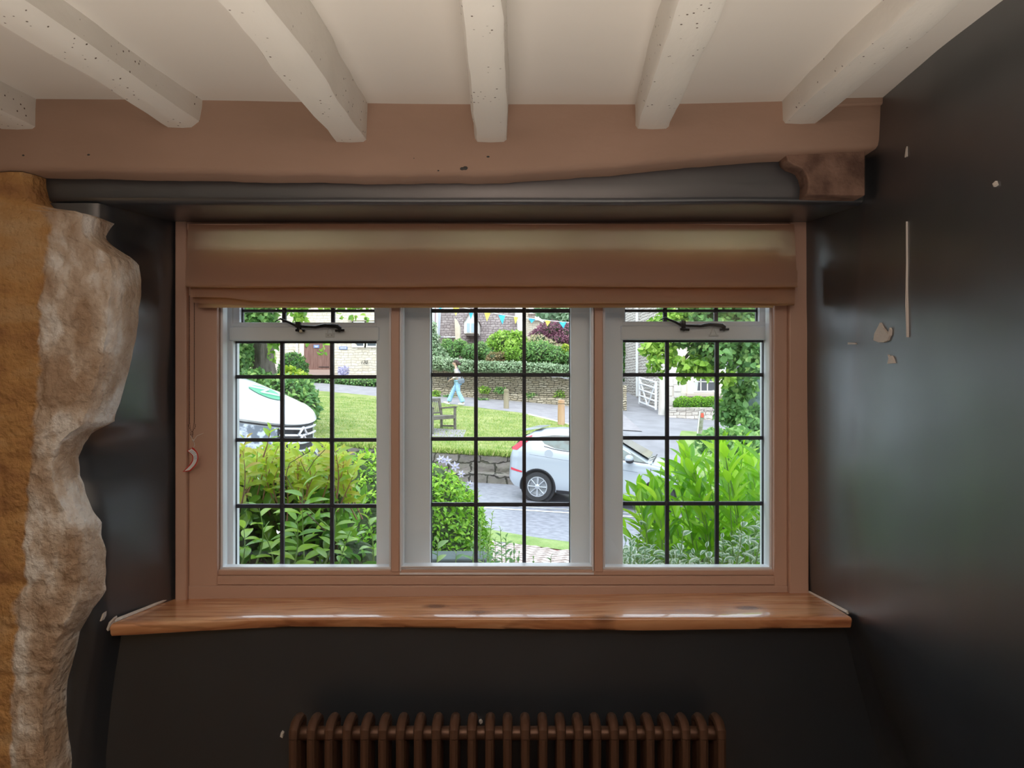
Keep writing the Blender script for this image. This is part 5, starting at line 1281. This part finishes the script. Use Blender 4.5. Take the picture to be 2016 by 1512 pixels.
b = MB(); b.tube([(-.20, .235, .98), (-.12, .215, 1.18), (.02, .12, 1.40), (.06, .03, 1.425), (.16, -.02, 1.30)], .012, 6); b.build('strap', M_bag, bag, smooth=True)
# ================================================================== plants
G1, G2, G3 = (.035, .11, .03), (.11, .27, .05), (.28, .50, .08)
ML_dark = leafmat('deep_green_leaf', (.03, .10, .03), (.09, .24, .05), (.25, .45, .08))
ML_mid = leafmat('mid_green_leaf', (.08, .21, .07), (.21, .41, .12), (.46, .66, .20))
ML_lime = leafmat('lime_leaf', (.12, .28, .04), (.30, .52, .07), (.58, .75, .16))
ML_gold = leafmat('golden_leaf', (.14, .32, .04), (.42, .56, .06), (.72, .66, .12), trans=.4)
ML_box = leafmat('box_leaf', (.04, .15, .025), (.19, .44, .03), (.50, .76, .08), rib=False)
ML_ivy = leafmat('variegated_ivy_leaf', (.18, .30, .15), (.42, .55, .33), (.72, .78, .58), rib=False)
ML_purple = leafmat('purple_leaf', (.13, .05, .09), (.32, .12, .19), (.52, .24, .30), rib=False)
ML_pink = leafmat('cream_pink_leaf', (.40, .42, .16), (.70, .60, .38), (.85, .68, .55), rib=False)
ML_red = leafmat('coppery_leaf', (.22, .20, .08), (.42, .30, .16), (.55, .42, .22), rib=False)
ML_far = leafmat('distant_leaf', (.16, .30, .15), (.34, .50, .30), (.52, .68, .44), rib=False)
ML_big = leafmat('broad_glossy_leaf', (.07, .24, .05), (.24, .50, .06), (.46, .70, .08), rough=.25, spec=.6, trans=.4)
ML_young = leafmat('young_golden_leaf', (.36, .62, .05), (.66, .76, .09), (.82, .56, .18), rough=.3, trans=.5)
ML_lance = leafmat('lance_leaf', (.15, .40, .02), (.36, .68, .03), (.58, .86, .07), rough=.3, spec=.5, trans=.5)
ML_var = leafmat('white_edged_leaf', (.14, .30, .12), (.26, .42, .20), (.36, .52, .24), edge=(.86, .90, .78), rough=.35)
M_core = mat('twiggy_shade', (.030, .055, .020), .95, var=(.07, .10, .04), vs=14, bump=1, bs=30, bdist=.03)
M_bark = mat('tree_bark', (.11, .088, .075), .9, var=(.22, .185, .16), vs=6, bump=1, bs=9, bdist=.05, stretch=(1.6, 1.6, .5))
M_twig = mat('twig', (.20, .14, .09), .8); M_stem = mat('green_stem', (.28, .42, .12), .7); M_redstem = mat('red_stem', (.48, .24, .16), .7)
nprng = np.random.default_rng(11)
def bush(name, label, cat, blobs, n, size, aspect, m, group=None, base=None, k=.8, **kw):
    bx = sum(q[0] for q in blobs)/len(blobs); by = sum(q[1] for q in blobs)/len(blobs); bz = min(q[2]-q[5] for q in blobs) if base is None else base
    r = empty(name, (bx, by, bz), label=label, cat=cat, group=group)
    bl = [(x-bx, y-by, z-bz, a, b_, c) for x, y, z, a, b_, c in blobs]
    foliage('foliage', bl, n, size, aspect, m, nprng, r, **kw)
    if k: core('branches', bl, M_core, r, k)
    return r
# --- shrubs above the dry stone wall
bush('clipped_ivy', 'pale variegated ivy trained along the top of the dry stone wall', 'ivy',
     [pb(x, interp(x, [(850, 714), (935, 722), (1010, 723), (1060, 726), (1130, 731)]), 30.75-.004*(x-850), 13, interp(x, [(850, 13), (935, 11), (1130, 11)]), .45) for x in range(846, 1180, 9)], 9000, .085, .8, ML_ivy, topt=.45, shell=.25, upb=.8)
bush('pyramid_ivy', 'tall cone of grey green variegated ivy at the left end of the wall', 'ivy', [pb(848, 695, 31.6, 28, 20, .8), pb(846, 672, 31.6, 20, 22, .6), pb(845, 648, 31.6, 14, 18, .5), pb(862, 703, 31.3, 20, 11, .5)], 3000, .10, .8, ML_ivy, topt=.3)
bush('round_shrub', 'dense mid green shrub behind the woman, below the dormer', 'shrub', [pb(888, 694, 32.5, 20, 20, .8), pb(905, 682, 32.8, 15, 13, .7), pb(925, 695, 32.4, 17, 17, .8), pb(880, 680, 32.9, 12, 13, .6)], 4200, .10, .5, ML_mid, topt=.5)
bush('olive_shrub', 'loose olive green shrub left of the lime green dome', 'shrub', [pb(948, 692, 32.9, 14, 19, .7), pb(960, 700, 32.6, 12, 14, .6)], 1500, .10, .5, ML_mid, topt=.2)
bush('lime_shrub', 'large lime green domed shrub under the slate roof', 'shrub', [pb(992, 676, 34, 32, 23, 1.1), pb(1018, 672, 34, 20, 19, .9), pb(972, 690, 33.8, 18, 18, .8), pb(1030, 690, 33.5, 16, 22, .8)], 4500, .15, .6, ML_lime, topt=.4)
bush('golden_shrub', 'yellow green pointed shrub in front of the lime dome', 'shrub', [pb(1008, 698, 32.1, 19, 17, .7), pb(1006, 682, 32.2, 11, 12, .5), pb(1022, 703, 32.0, 14, 12, .6)], 2600, .11, .6, ML_lime, topt=.85)
bush('coppery_shrub', 'small coppery shrub low between the green domes', 'shrub', [pb(972, 706, 31.9, 14, 12, .5), pb(986, 703, 31.9, 10, 10, .4)], 1000, .09, .5, ML_red)
bush('laurel_dome', 'broad green dome of foliage right of the middle, under the purple tree', 'shrub', [pb(1065, 695, 32.2, 30, 23, .9), pb(1092, 702, 32.0, 24, 20, .9), pb(1044, 696, 32.3, 15, 22, .8), pb(1120, 708, 31.9, 16, 18, .7)], 5200, .11, .55, ML_mid, topt=.35)
bush('cream_tipped_shrub', 'cream and pink tipped shrub along the lower edge of the purple tree', 'shrub', [pb(1058, 670, 33.2, 20, 9, .6), pb(1078, 678, 33.0, 16, 9, .5), pb(1100, 690, 32.8, 14, 12, .5)], 1300, .12, .4, ML_pink, upb=.6)
bush('yellow_shrub', 'small bright yellow shrub at the right edge of the middle light', 'shrub', [pb(1114, 688, 31.9, 7, 10, .3)], 500, .10, .5, ML_gold, topt=.3)
bush('purple_tree', 'purple leaved tree in front of the chimneyed house', 'tree', [pb(1085, 652, 36, 28, 20, 1.2), pb(1064, 660, 36, 22, 12, .9), pb(1112, 662, 36, 24, 26, 1.2), pb(1095, 670, 35.5, 26, 14, 1)], 5200, .13, .4, ML_purple, k=.72)
bush('distant_treeline', 'pale green trees far behind the chimneyed house', 'trees', [pb(1095, 612, 62, 40, 20, 3), pb(1140, 618, 60, 40, 28, 3), pb(1190, 600, 60, 50, 50, 3), pb(1060, 570, 64, 40, 30, 3)], 6000, .42, .7, ML_far)
for i, (px, py, rx_, ry_, m, lab) in enumerate(((858, 777, 8, 7, ML_lime, 'bright green weed at the left end of the rubble kerb'), (884, 783, 10, 4, ML_mid, 'low green weed on the kerb behind the walking woman'), (953, 768, 12, 5, ML_lime, 'light green weed growing on the rubble kerb'), (985, 768, 11, 5, ML_mid, 'green weed behind the slim bollard'), (1046, 781, 12, 6, ML_mid, 'green weed clump at the foot of the wall right of the slim bollard'), (1104, 778, 14, 9, ML_lime, 'leafy weed behind the orange bollard'), (948, 789, 14, 3, ML_mid, 'green weed strip where the kerb meets the path'))):
    bush('weed_clump', lab, 'weeds', [pb(px, py, 30.2 if py < 784 else 29.9, rx_, ry_, .2)], 260, .10, .5, m, k=.6)
# --- in front of the left cottage
bush('low_hedge', 'low mixed hedge along the path in front of the stone cottage', 'hedge', [pb(x, 752+.05*(x-690), 33, 12, 7, .5) for x in range(590, 800, 12)], 3000, .12, .6, ML_mid, topt=.4)
bush('clipped_bush', 'dark green rounded bush left of the brown door', 'bush', [pb(577, 714, 32, 21, 20, .8), pb(565, 730, 31.6, 16, 18, .7), pb(590, 728, 31.7, 14, 20, .7)], 3000, .11, .6, ML_dark, topt=.3)
bush('yellow_green_plant', 'yellow green leafy plant at the foot of the clipped bush', 'plant', [pb(574, 738, 29, 18, 11, .4), pb(592, 745, 28.8, 12, 8, .4)], 500, .22, .6, ML_gold, k=.6, rows=4)
bush('lilac_flowers', 'pale lilac flowers against the cottage wall right of the door', 'flowers', [pb(676, 731, 35.6, 9, 9, .2)], 260, .13, .6, leafmat('lilac_petal', (.50, .48, .66), (.66, .62, .84), (.8, .76, .9), rib=False), k=0)
# --- left tree
tr1 = empty('lime_tree', (P(517, 700, 21).x, 21, gz(-7, 21)), label='broad trunked tree with leafy shoots behind the white van', cat='tree')
b = MB(); tx = P(517, 700, 21).x; zb_ = gz(tx, 21)
def trunk_pt(u, v):
    a = 2*math.pi*u; z = lerp(zb_-.1, CZ+4.5, v); r = interp(z-CZ, [(-1, .50), (.0, .40), (.6, .32), (1.3, .30), (4.5, .26)])
    r *= 1+.10*nz(math.cos(a)*2, math.sin(a)*2, z*.8)+.04*math.sin(a*9+z)
    lean = .09*max(0, CZ+.8-z)
    return (tx+r*math.cos(a)+lean, 21+r*math.sin(a), z)
b.grid(trunk_pt, 48, 60); part(b, 'trunk', M_bark, tr1, smooth=True, angle=80)
def tfol(root, name, blobs, n, size, aspect, m, **kw):
    l = root.location; return foliage(name, [(x-l.x, y-l.y, z-l.z, a, b_, c) for x, y, z, a, b_, c in blobs], n, size, aspect, m, nprng, root, **kw)
tfol(tr1, 'foliage', [pb(470, 700, 20.3, 20, 44, .5), pb(484, 690, 20.3, 7, 36, .3), pb(470, 745, 20.2, 22, 18, .5)], 1500, .13, .85, ML_mid, rows=4, topt=.1, bend=.1)
tfol(tr1, 'hanging_foliage', [pb(537, 676, 20.2, 5, 16, .12), pb(536, 703, 20.2, 4, 14, .1), pb(545, 660, 20.2, 8, 12, .15)], 90, .15, .9, ML_lime, rows=4, bend=.1)
tfol(tr1, 'crown', [pb(490, 612, 19.5, 50, 26, 1.2), pb(520, 628, 19.3, 22, 16, .6), pb(450, 580, 19.5, 90, 40, 1.5), pb(570, 570, 19.5, 60, 30, 1.2)], 5200, .14, .85, ML_mid, rows=2, shell=.9)
tfol(tr1, 'drooping_twig_leaves', [pb(585, 612, 18.5, 20, 9, .5), pb(592, 628, 18.5, 12, 12, .4), pb(580, 600, 18.5, 30, 7, .5), pb(640, 596, 18, 30, 7, .4), pb(700, 598, 18, 45, 8, .4), pb(612, 670, 18, 5, 6, .1), pb(634, 676, 18, 5, 10, .1), pb(637, 694, 18, 3, 7, .1), pb(672, 622, 18, 4, 3, .1), pb(697, 622, 18, 4, 4, .1), pb(722, 624, 18, 4, 5, .1)], 420, .13, .85, ML_lime, rows=4, front=False, shell=.95, bend=.1)
bush('tree_base_bush', 'big leafy bush of mixed greens at the foot of the left tree, behind the van', 'bush', [pb(585, 785, 19.6, 34, 42, .9), pb(560, 765, 19.8, 34, 24, .8), pb(608, 800, 19.3, 17, 28, .6), pb(540, 775, 19.9, 34, 26, .8), pb(500, 750, 20.1, 40, 18, .8)], 3800, .15, .5, ML_mid, rows=4, topt=.15)
# --- right tree, ivy clad
tr2 = empty('ivy_clad_tree', (P(1492, 700, 16).x, 16, gz(5.3, 16)-.4), label='tall tree with ivy covered trunk and overhanging branches at the right', cat='tree')
b = MB(); tx2 = P(1487, 780, 16.3).x
def trunk2(u, v):
    a = 2*math.pi*u; z = lerp(CZ-3, CZ+4, v); r = .30*(1+.12*nz(math.cos(a)*2, math.sin(a)*2, z)); return (tx2+r*math.cos(a), 16.3+r*math.sin(a), z)
b.grid(trunk2, 36, 40); part(b, 'trunk', mat('grey_green_bark', (.13, .19, .19), .9, var=(.24, .31, .30), vs=6, bump=1, bs=10, bdist=.04), tr2, smooth=True, angle=80)
b = MB()
for pts in (((1480, 640), (1440, 630), (1390, 640), (1340, 660), (1290, 680)), ((1475, 600), (1420, 590), (1360, 600), (1310, 625)), ((1480, 690), (1450, 700), (1420, 715), (1400, 735)), ((1390, 640), (1370, 680), (1340, 715))):
    b.tube([P(x, y, 15.6-.002*(1480-x)) for x, y in pts], [.05, .04, .03, .018, .01][:len(pts)], 6)
part(b, 'branches', M_bark, tr2, smooth=True)
tfol(tr2, 'crown', [pb(1440, 640, 15.4, 55, 45, 1.0), pb(1380, 640, 15.3, 55, 36, .9), pb(1340, 655, 15.2, 38, 24, .7), pb(1400, 690, 15.2, 42, 34, .7), pb(1470, 700, 15.3, 45, 48, .8), pb(1420, 590, 15.5, 120, 40, 1.5)], 6200, .125, .85, ML_mid, rows=4, shell=.8, topt=.1, bend=.12)
tfol(tr2, 'drooping_twig_leaves', [pb(1300, 680, 15, 26, 14, .4), pb(1272, 687, 15, 14, 7, .2), pb(1290, 708, 15, 12, 16, .25), pb(1283, 722, 15, 5, 10, .15), pb(1303, 730, 15, 4, 8, .1), pb(1350, 722, 15, 10, 16, .25), pb(1395, 735, 15, 22, 11, .3), pb(1380, 718, 15, 16, 18, .3), pb(1320, 630, 15, 30, 14, .4), pb(1285, 640, 15, 14, 8, .3), pb(1345, 745, 15, 8, 4, .15), pb(1430, 745, 15, 12, 12, .3), pb(1320, 706, 15, 12, 12, .3)], 950, .125, .85, ML_lime, rows=4, shell=.95, front=False, bend=.12)
tfol(tr2, 'trunk_ivy', [pb(1440, 780, 15.8, 12, 30, .3), pb(1450, 800, 15.7, 16, 30, .35), pb(1462, 835, 15.5, 26, 34, .45), pb(1425, 815, 15.6, 14, 16, .3), pb(1500, 840, 15.7, 26, 44, .5), pb(1470, 760, 15.7, 14, 26, .3)], 1900, .125, .8, ML_mid, rows=4, topt=.5, shell=.6)
tfol(tr2, 'suckers', [pb(1450, 872, 14.6, 50, 24, .6), pb(1490, 890, 14.4, 40, 32, .6), pb(1410, 862, 14.8, 20, 12, .4), pb(1392, 874, 14.6, 22, 10, .3), pb(1480, 930, 14.2, 50, 30, .6)], 2600, .13, .75, ML_mid, rows=4, topt=.35)
surf('verge_by_lane', mat('verge_grass', (.22, .34, .09), .9), 4.3, 8.5, 15.6, 24.6, lambda x, y: upz(x, y)+.05*sm((x-4.3-max(0, (y-17)*.13))/.35)-.04, 40, 60, 'grass patch around the mossy post and ivy tree', 'verge', .02)
# clipped box balls
for i, (px, ry_, rx_, lab) in enumerate(((1346, 15, 20, 'leftmost round clipped box bush on the low wall'), (1374, 15.5, 18, 'round box bush under the left window, second from the gate post'), (1400, 15, 19, 'third round box bush behind the mossy post'), (1432, 15, 15, 'rightmost box bush, partly behind the ivy tree'))):
    bush('box_ball', lab, 'box bush', [pb(px, 796, 29.0+.05*i, rx_, ry_, .42)], 2400, .055, .6, ML_box, group='clipped box bushes', k=.93, shell=.12, topt=.5, upb=.8)
bush('lane_ivy', 'ivy patch high on the flank wall near the lane corner', 'ivy', [pb(1230, 690, 38, 8, 60, .3)], 900, .14, .8, ML_dark, k=.7)

# ================================================================== the garden just outside the glass
def shoots(specs, rng_):
    """specs: (base, tip, bow, leaf size, spacing, leaf angle, start fraction). returns leaf arrays and stem builder"""
    Pn, Nn, Dn, Sn, Tn = [], [], [], [], []; st = MB()
    for base, tip, bow, ls, sp, ang, t0, tint in specs:
        base, tip, bow = Vector(base), Vector(tip), Vector(bow); Ln = (tip-base).length; n = 12
        pt = lambda t: base.lerp(tip, t)+bow*math.sin(math.pi*t)
        st.tube([pt(i/n) for i in range(n+1)], [lerp(.0035, .0012, i/n) for i in range(n+1)], 6)
        k = int(Ln*(1-t0)/sp)+1; az = rng_.random()*6.28
        for i in range(k+1):
            t = t0+(1-t0)*i/k; p = pt(t); d = (pt(min(1, t+.03))-pt(max(0, t-.03))).normalized()
            az += math.pi*(1 if sp < .0 else .94)+rng_.normal()*.25
            a = d.orthogonal().normalized(); o = Matrix.Rotation(az, 3, d) @ a
            a_ = ang*(1-.45*(t > .93)); ld_ = d*math.cos(a_)+o*math.sin(a_)
            Pn.append(p); Dn.append(ld_); nn = (d-ld_*d.dot(ld_)); nn = nn if nn.length > .05 else o
            nn = nn.normalized()+Vector((0, -.35, .15)); Nn.append(nn)
            Sn.append(ls*(1 if t < .9 else lerp(1, .6, (t-.9)/.1))*(.8+.4*rng_.random())); Tn.append(min(1, max(0, tint+rng_.normal()*.22)))
    return Pn, Nn, Dn, Sn, Tn, st
def shoot_plant(root, specs, aspect, m, stemm, nm='foliage', rows=6, **kw):
    Pn, Nn, Dn, Sn, Tn, st = shoots(specs, nprng); l = root.location
    leaves(nm, [p-l for p in Pn], Nn, Dn, Sn, aspect, m, root, rows=rows, tint=Tn, rng=nprng, **kw)
    part(st, 'stems', stemm, root, smooth=True)
R = nprng
# clipped box dome
bush('clipped_box_hedge', 'dense small leaved green dome hedge between left and middle lights', 'hedge',
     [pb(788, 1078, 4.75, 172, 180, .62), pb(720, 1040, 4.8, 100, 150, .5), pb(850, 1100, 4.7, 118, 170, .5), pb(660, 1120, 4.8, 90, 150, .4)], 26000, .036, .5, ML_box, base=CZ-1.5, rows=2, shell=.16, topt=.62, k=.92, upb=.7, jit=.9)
# broad leaved shrub, left
shr = empty('broad_leaved_shrub', (P(560, 1100, 3.2).x, 3.3, CZ-1.5), label='broad leaved shrub with yellow green young leaves outside the left casement', cat='shrub')
bl = [pb(500, 985, 3.5, 66, 88, .28), pb(570, 975, 3.5, 86, 80, .28), pb(640, 985, 3.45, 62, 64, .24), pb(480, 1090, 3.4, 70, 80, .25), pb(600, 1085, 3.45, 100, 76, .26), pb(690, 1120, 3.4, 50, 40, .2)]
b = MB()
for px in (480, 540, 600, 660): b.tube([(P(px, 0, 3.45).x, 3.45, CZ-1.52), P(px+R.uniform(-20, 20), 1130, 3.45), P(px, 1000, 3.45)], [.02, .014, .008], 8)
part(b, 'main_stems', M_twig, shr, smooth=True)
l = shr.location; bll = [(x-l.x, y-l.y, z-l.z, a, b_, c) for x, y, z, a, b_, c in bl]
foliage('foliage', bll, 1500, .075, .5, ML_big, nprng, shr, rows=6, shell=.55, topt=.35, bend=.3, fold=.2)
core('branches', bll, M_core, shr, .62)
sp = []
for i in range(70):   # upright shoots with golden tips
    px = R.uniform(462, 700); top = interp(px, [(462, 868), (520, 872), (560, 875), (600, 880), (640, 872), (700, 878), (715, 915)])+R.uniform(0, 60)
    Yq = R.uniform(3.05, 3.5); tip = P(px+R.uniform(-8, 8), top, Yq); base = P(px+R.uniform(-30, 30), top+R.uniform(55, 110), Yq+.05)
    sp.append((base, tip, (R.uniform(-.02, .02), 0, 0), .07, .022, .95, .25, .35+.25*R.random()))
sp.append((P(518, 900, 3.1), P(532, 846, 3.1), (.004, 0, 0), .06, .02, .8, .6, .1)); sp.append((P(470, 905, 3.1), P(486, 862, 3.1), (0, 0, 0), .055, .02, .8, .5, .8))
shoot_plant(shr, sp, .44, ML_young, M_redstem, 'young_foliage', bend=.25, fold=.2)
sp = []
for px0, py0, px1, py1, Yq, ls in ((600, 1120, 596, 960, 2.85, .10), (650, 1040, 590, 985, 2.9, .10), (505, 1110, 510, 1000, 2.75, .085), (575, 1130, 585, 1025, 2.75, .085), (640, 1110, 660, 1010, 2.8, .075), (735, 1105, 724, 1020, 2.75, .085), (668, 1115, 690, 1045, 2.8, .06), (470, 1130, 480, 1040, 2.7, .10), (540, 1120, 520, 1050, 2.75, .09), (585, 1060, 592, 1010, 2.9, .09)):
    sp.append((P(px0, py0, Yq), P(px1, py1, Yq), (R.uniform(-.02, .02), 0, 0), ls, ls*.38, 1.1, .1, .75))
shoot_plant(shr, sp, .42, ML_big, M_stem, 'shoot_foliage', bend=.3, fold=.18)
b = MB(); b.tube([P(602, 990, 2.95), P(575, 960, 2.95), P(563, 935, 2.95), P(570, 912, 2.95), P(590, 900, 2.95), P(610, 888, 2.95)], .0016, 6); b.tube([P(640, 885, 3.0), P(620, 905, 3.0), P(604, 930, 3.0)], .0016, 6); b.tube([P(604, 1010, 2.8), P(640, 1045, 2.8)], .0022, 6)
part(b, 'tendril', M_twig, shr, smooth=True)
# clematis flowers at the hedge top
M_clem = leafmat('clematis_petal', (.60, .56, .82), (.74, .70, .92), (.84, .82, .96), rib=True, trans=.3)
for px, py, r, lab in ((868, 904, 8, 'pale lilac star flower, highest left of the hedge edge'), (880, 907, 9, 'largest pale lilac star flower on the hedge edge'), (896, 918, 9, 'pale lilac star flower lower on the hedge edge'), (908, 933, 7, 'small lilac flower lowest on the hedge edge'), (925, 952, 6, 'faint lilac flower beside the lead bar')):
    c_ = P(px, py, 4.25); fl_ = empty('clematis_flower', c_, label=lab, cat='flower', group='clematis flowers on the hedge')
    an = [2*math.pi*i/6+px for i in range(6)]
    leaves('petals', [(0, 0, 0)]*6, [(0, -1, .2)]*6, [(math.cos(a), -.1, math.sin(a)) for a in an], r/F*4.25*1.15, .42, M_clem, fl_, rows=4, bend=.15, rng=nprng)
    b = MB(); b.ball((0, -.004, 0), .005, 8, 6); b.build('flower_centre', mat('flower_centre', (.75, .72, .45), .7), fl_, smooth=True)
# wild stems between hedge and paving
wl = empty('wild_stems', (P(960, 1115, 3.4).x, 3.4, CZ-1.5), label='sparse wild stems with small leaves in front of the brick paving', cat='plant')
sp = []
for px, py, Yq, ls in ((985, 1040, 3.5, .03), (975, 1060, 3.6, .03), (996, 1058, 3.4, .045), (960, 1070, 3.5, .035), (1012, 1075, 3.3, .03), (950, 1085, 3.4, .04), (1022, 1090, 3.2, .03), (1085, 1095, 3.2, .028), (935, 1050, 3.9, .03), (945, 1030, 4.0, .03), (1050, 1100, 3.2, .03), (930, 1095, 3.3, .05), (1005, 1095, 3.1, .05), (975, 1095, 3.2, .045)):
    sp.append((P(px+R.uniform(-8, 8), 1190, Yq), P(px, py, Yq), (R.uniform(-.01, .01), 0, 0), ls, .02, .9, .15, .5))
for px, py, Yq, ls in ((898, 1090, 2.8, .05), (862, 1068, 2.85, .06)):
    sp.append((P(px-10, 1180, Yq), P(px, py, Yq), (.004, 0, 0), ls, .03, 1.0, .3, .8))
shoot_plant(wl, sp, .4, ML_mid, M_stem, bend=.25)
sp = []
for px, py, Yq in ((942, 965, 4.3), (952, 1000, 4.2), (962, 1040, 4.1), (970, 1010, 4.0)):
    sp.append((P(px-10, py+90, Yq), P(px, py, Yq), (0, 0, 0), .03, .016, .8, .1, .6))
shoot_plant(wl, sp, .35, ML_lime, M_stem, 'wispy_foliage', rows=4)
# long-leaved plant, right
lp = empty('long_leaved_plant', (P(1390, 1110, 3.1).x, 3.15, CZ-1.5), label='tall bright green plant with long pointed leaves outside the right casement', cat='plant')
sp = []
env = [(1226, 985), (1245, 962), (1270, 958), (1290, 945), (1320, 930), (1345, 885), (1375, 905), (1400, 880), (1425, 866), (1460, 868), (1485, 890), (1505, 905)]
for i in range(50):
    px = 1238+270*(i/49)+R.uniform(-5, 5); Yq = R.uniform(2.85, 3.6); top = interp(px, env)+R.exponential(26)
    lean = interp(px, [(1230, 25), (1350, 55), (1450, 30), (1510, 0)])*R.uniform(.3, 1.2)
    sp.append((P(px+lean+R.uniform(0, 10), 1160, Yq), P(px, top+6, Yq), (R.uniform(0, .03), 0, 0), .12*R.uniform(.8, 1.1), .052, .55+.25*R.random(), .12, .2+.6*R.random()))
for px, py, dx, Yq in ((1348, 884, 55, 2.95), (1346, 912, 60, 3.0), (1240, 968, 45, 2.95), (1262, 960, 10, 3.0), (1302, 934, 40, 3.1), (1418, 868, 45, 2.95), (1464, 868, -14, 3.0), (1500, 890, 10, 2.95), (1286, 958, 14, 2.9)):
    sp.append((P(px+dx, 1120, Yq), P(px, py+8, Yq), (.02 if dx > 0 else -.01, 0, 0), .125, .045, .5, .1, .7))
shoot_plant(lp, sp, .29, ML_lance, M_stem, bend=.18, fold=.3, rows=6)
core('inner_stems', [(x-lp.location.x, y-lp.location.y, z-lp.location.z, a, b_, c) for x, y, z, a, b_, c in [pb(1440, 1060, 3.7, 90, 90, .25), pb(1350, 1090, 3.7, 80, 70, .25), pb(1290, 1120, 3.7, 60, 50, .2)]], M_core, lp, .9)
# variegated euonymus along the bottom
ev = empty('variegated_euonymus', (P(1380, 1110, 2.8).x, 2.85, CZ-1.5), label='small white edged leaves of a variegated shrub along the bottom of the right casement', cat='shrub')
sp = []
for i in range(80):
    px = R.uniform(1226, 1510); top = interp(px, [(1226, 1068), (1260, 1060), (1300, 1075), (1340, 1085), (1400, 1075), (1440, 1040), (1480, 1030), (1510, 1000)])+R.exponential(22)
    Yq = R.uniform(2.65, 3.0)
    sp.append((P(px+R.uniform(-25, 25), 1165, Yq), P(px, top, Yq), (R.uniform(-.01, .01), 0, 0), .045, .024, 1.05, .1, R.random()))
for px, py, Yq in ((1462, 1022, 2.6), (1500, 1015, 2.6), (1345, 1042, 2.65), (1275, 1020, 2.9), (1290, 1005, 3.0), (1262, 1035, 2.9)):
    sp.append((P(px-25, 1150, Yq), P(px, py, Yq), (.01, 0, 0), .042, .03, 1.0, .1, .4))
shoot_plant(ev, sp, .52, ML_var, M_stem, bend=.25, rows=4)
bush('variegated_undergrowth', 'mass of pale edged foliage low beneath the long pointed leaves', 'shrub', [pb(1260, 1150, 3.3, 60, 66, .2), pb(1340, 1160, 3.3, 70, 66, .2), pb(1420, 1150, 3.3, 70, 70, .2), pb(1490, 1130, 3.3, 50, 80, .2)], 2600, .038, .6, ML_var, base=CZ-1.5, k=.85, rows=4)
for o_ in [q for q in bpy.data.objects if q.name == 'variegated_undergrowth']:
    b = MB()
    for px in (1270, 1350, 1430, 1490): x_ = P(px, 0, 3.3).x-o_.location.x; b.tube([(x_, 3.3-o_.location.y, -.02), (x_, 3.3-o_.location.y, .75)], .012, 6)
    b.build('main_stems', M_twig, o_, smooth=True)
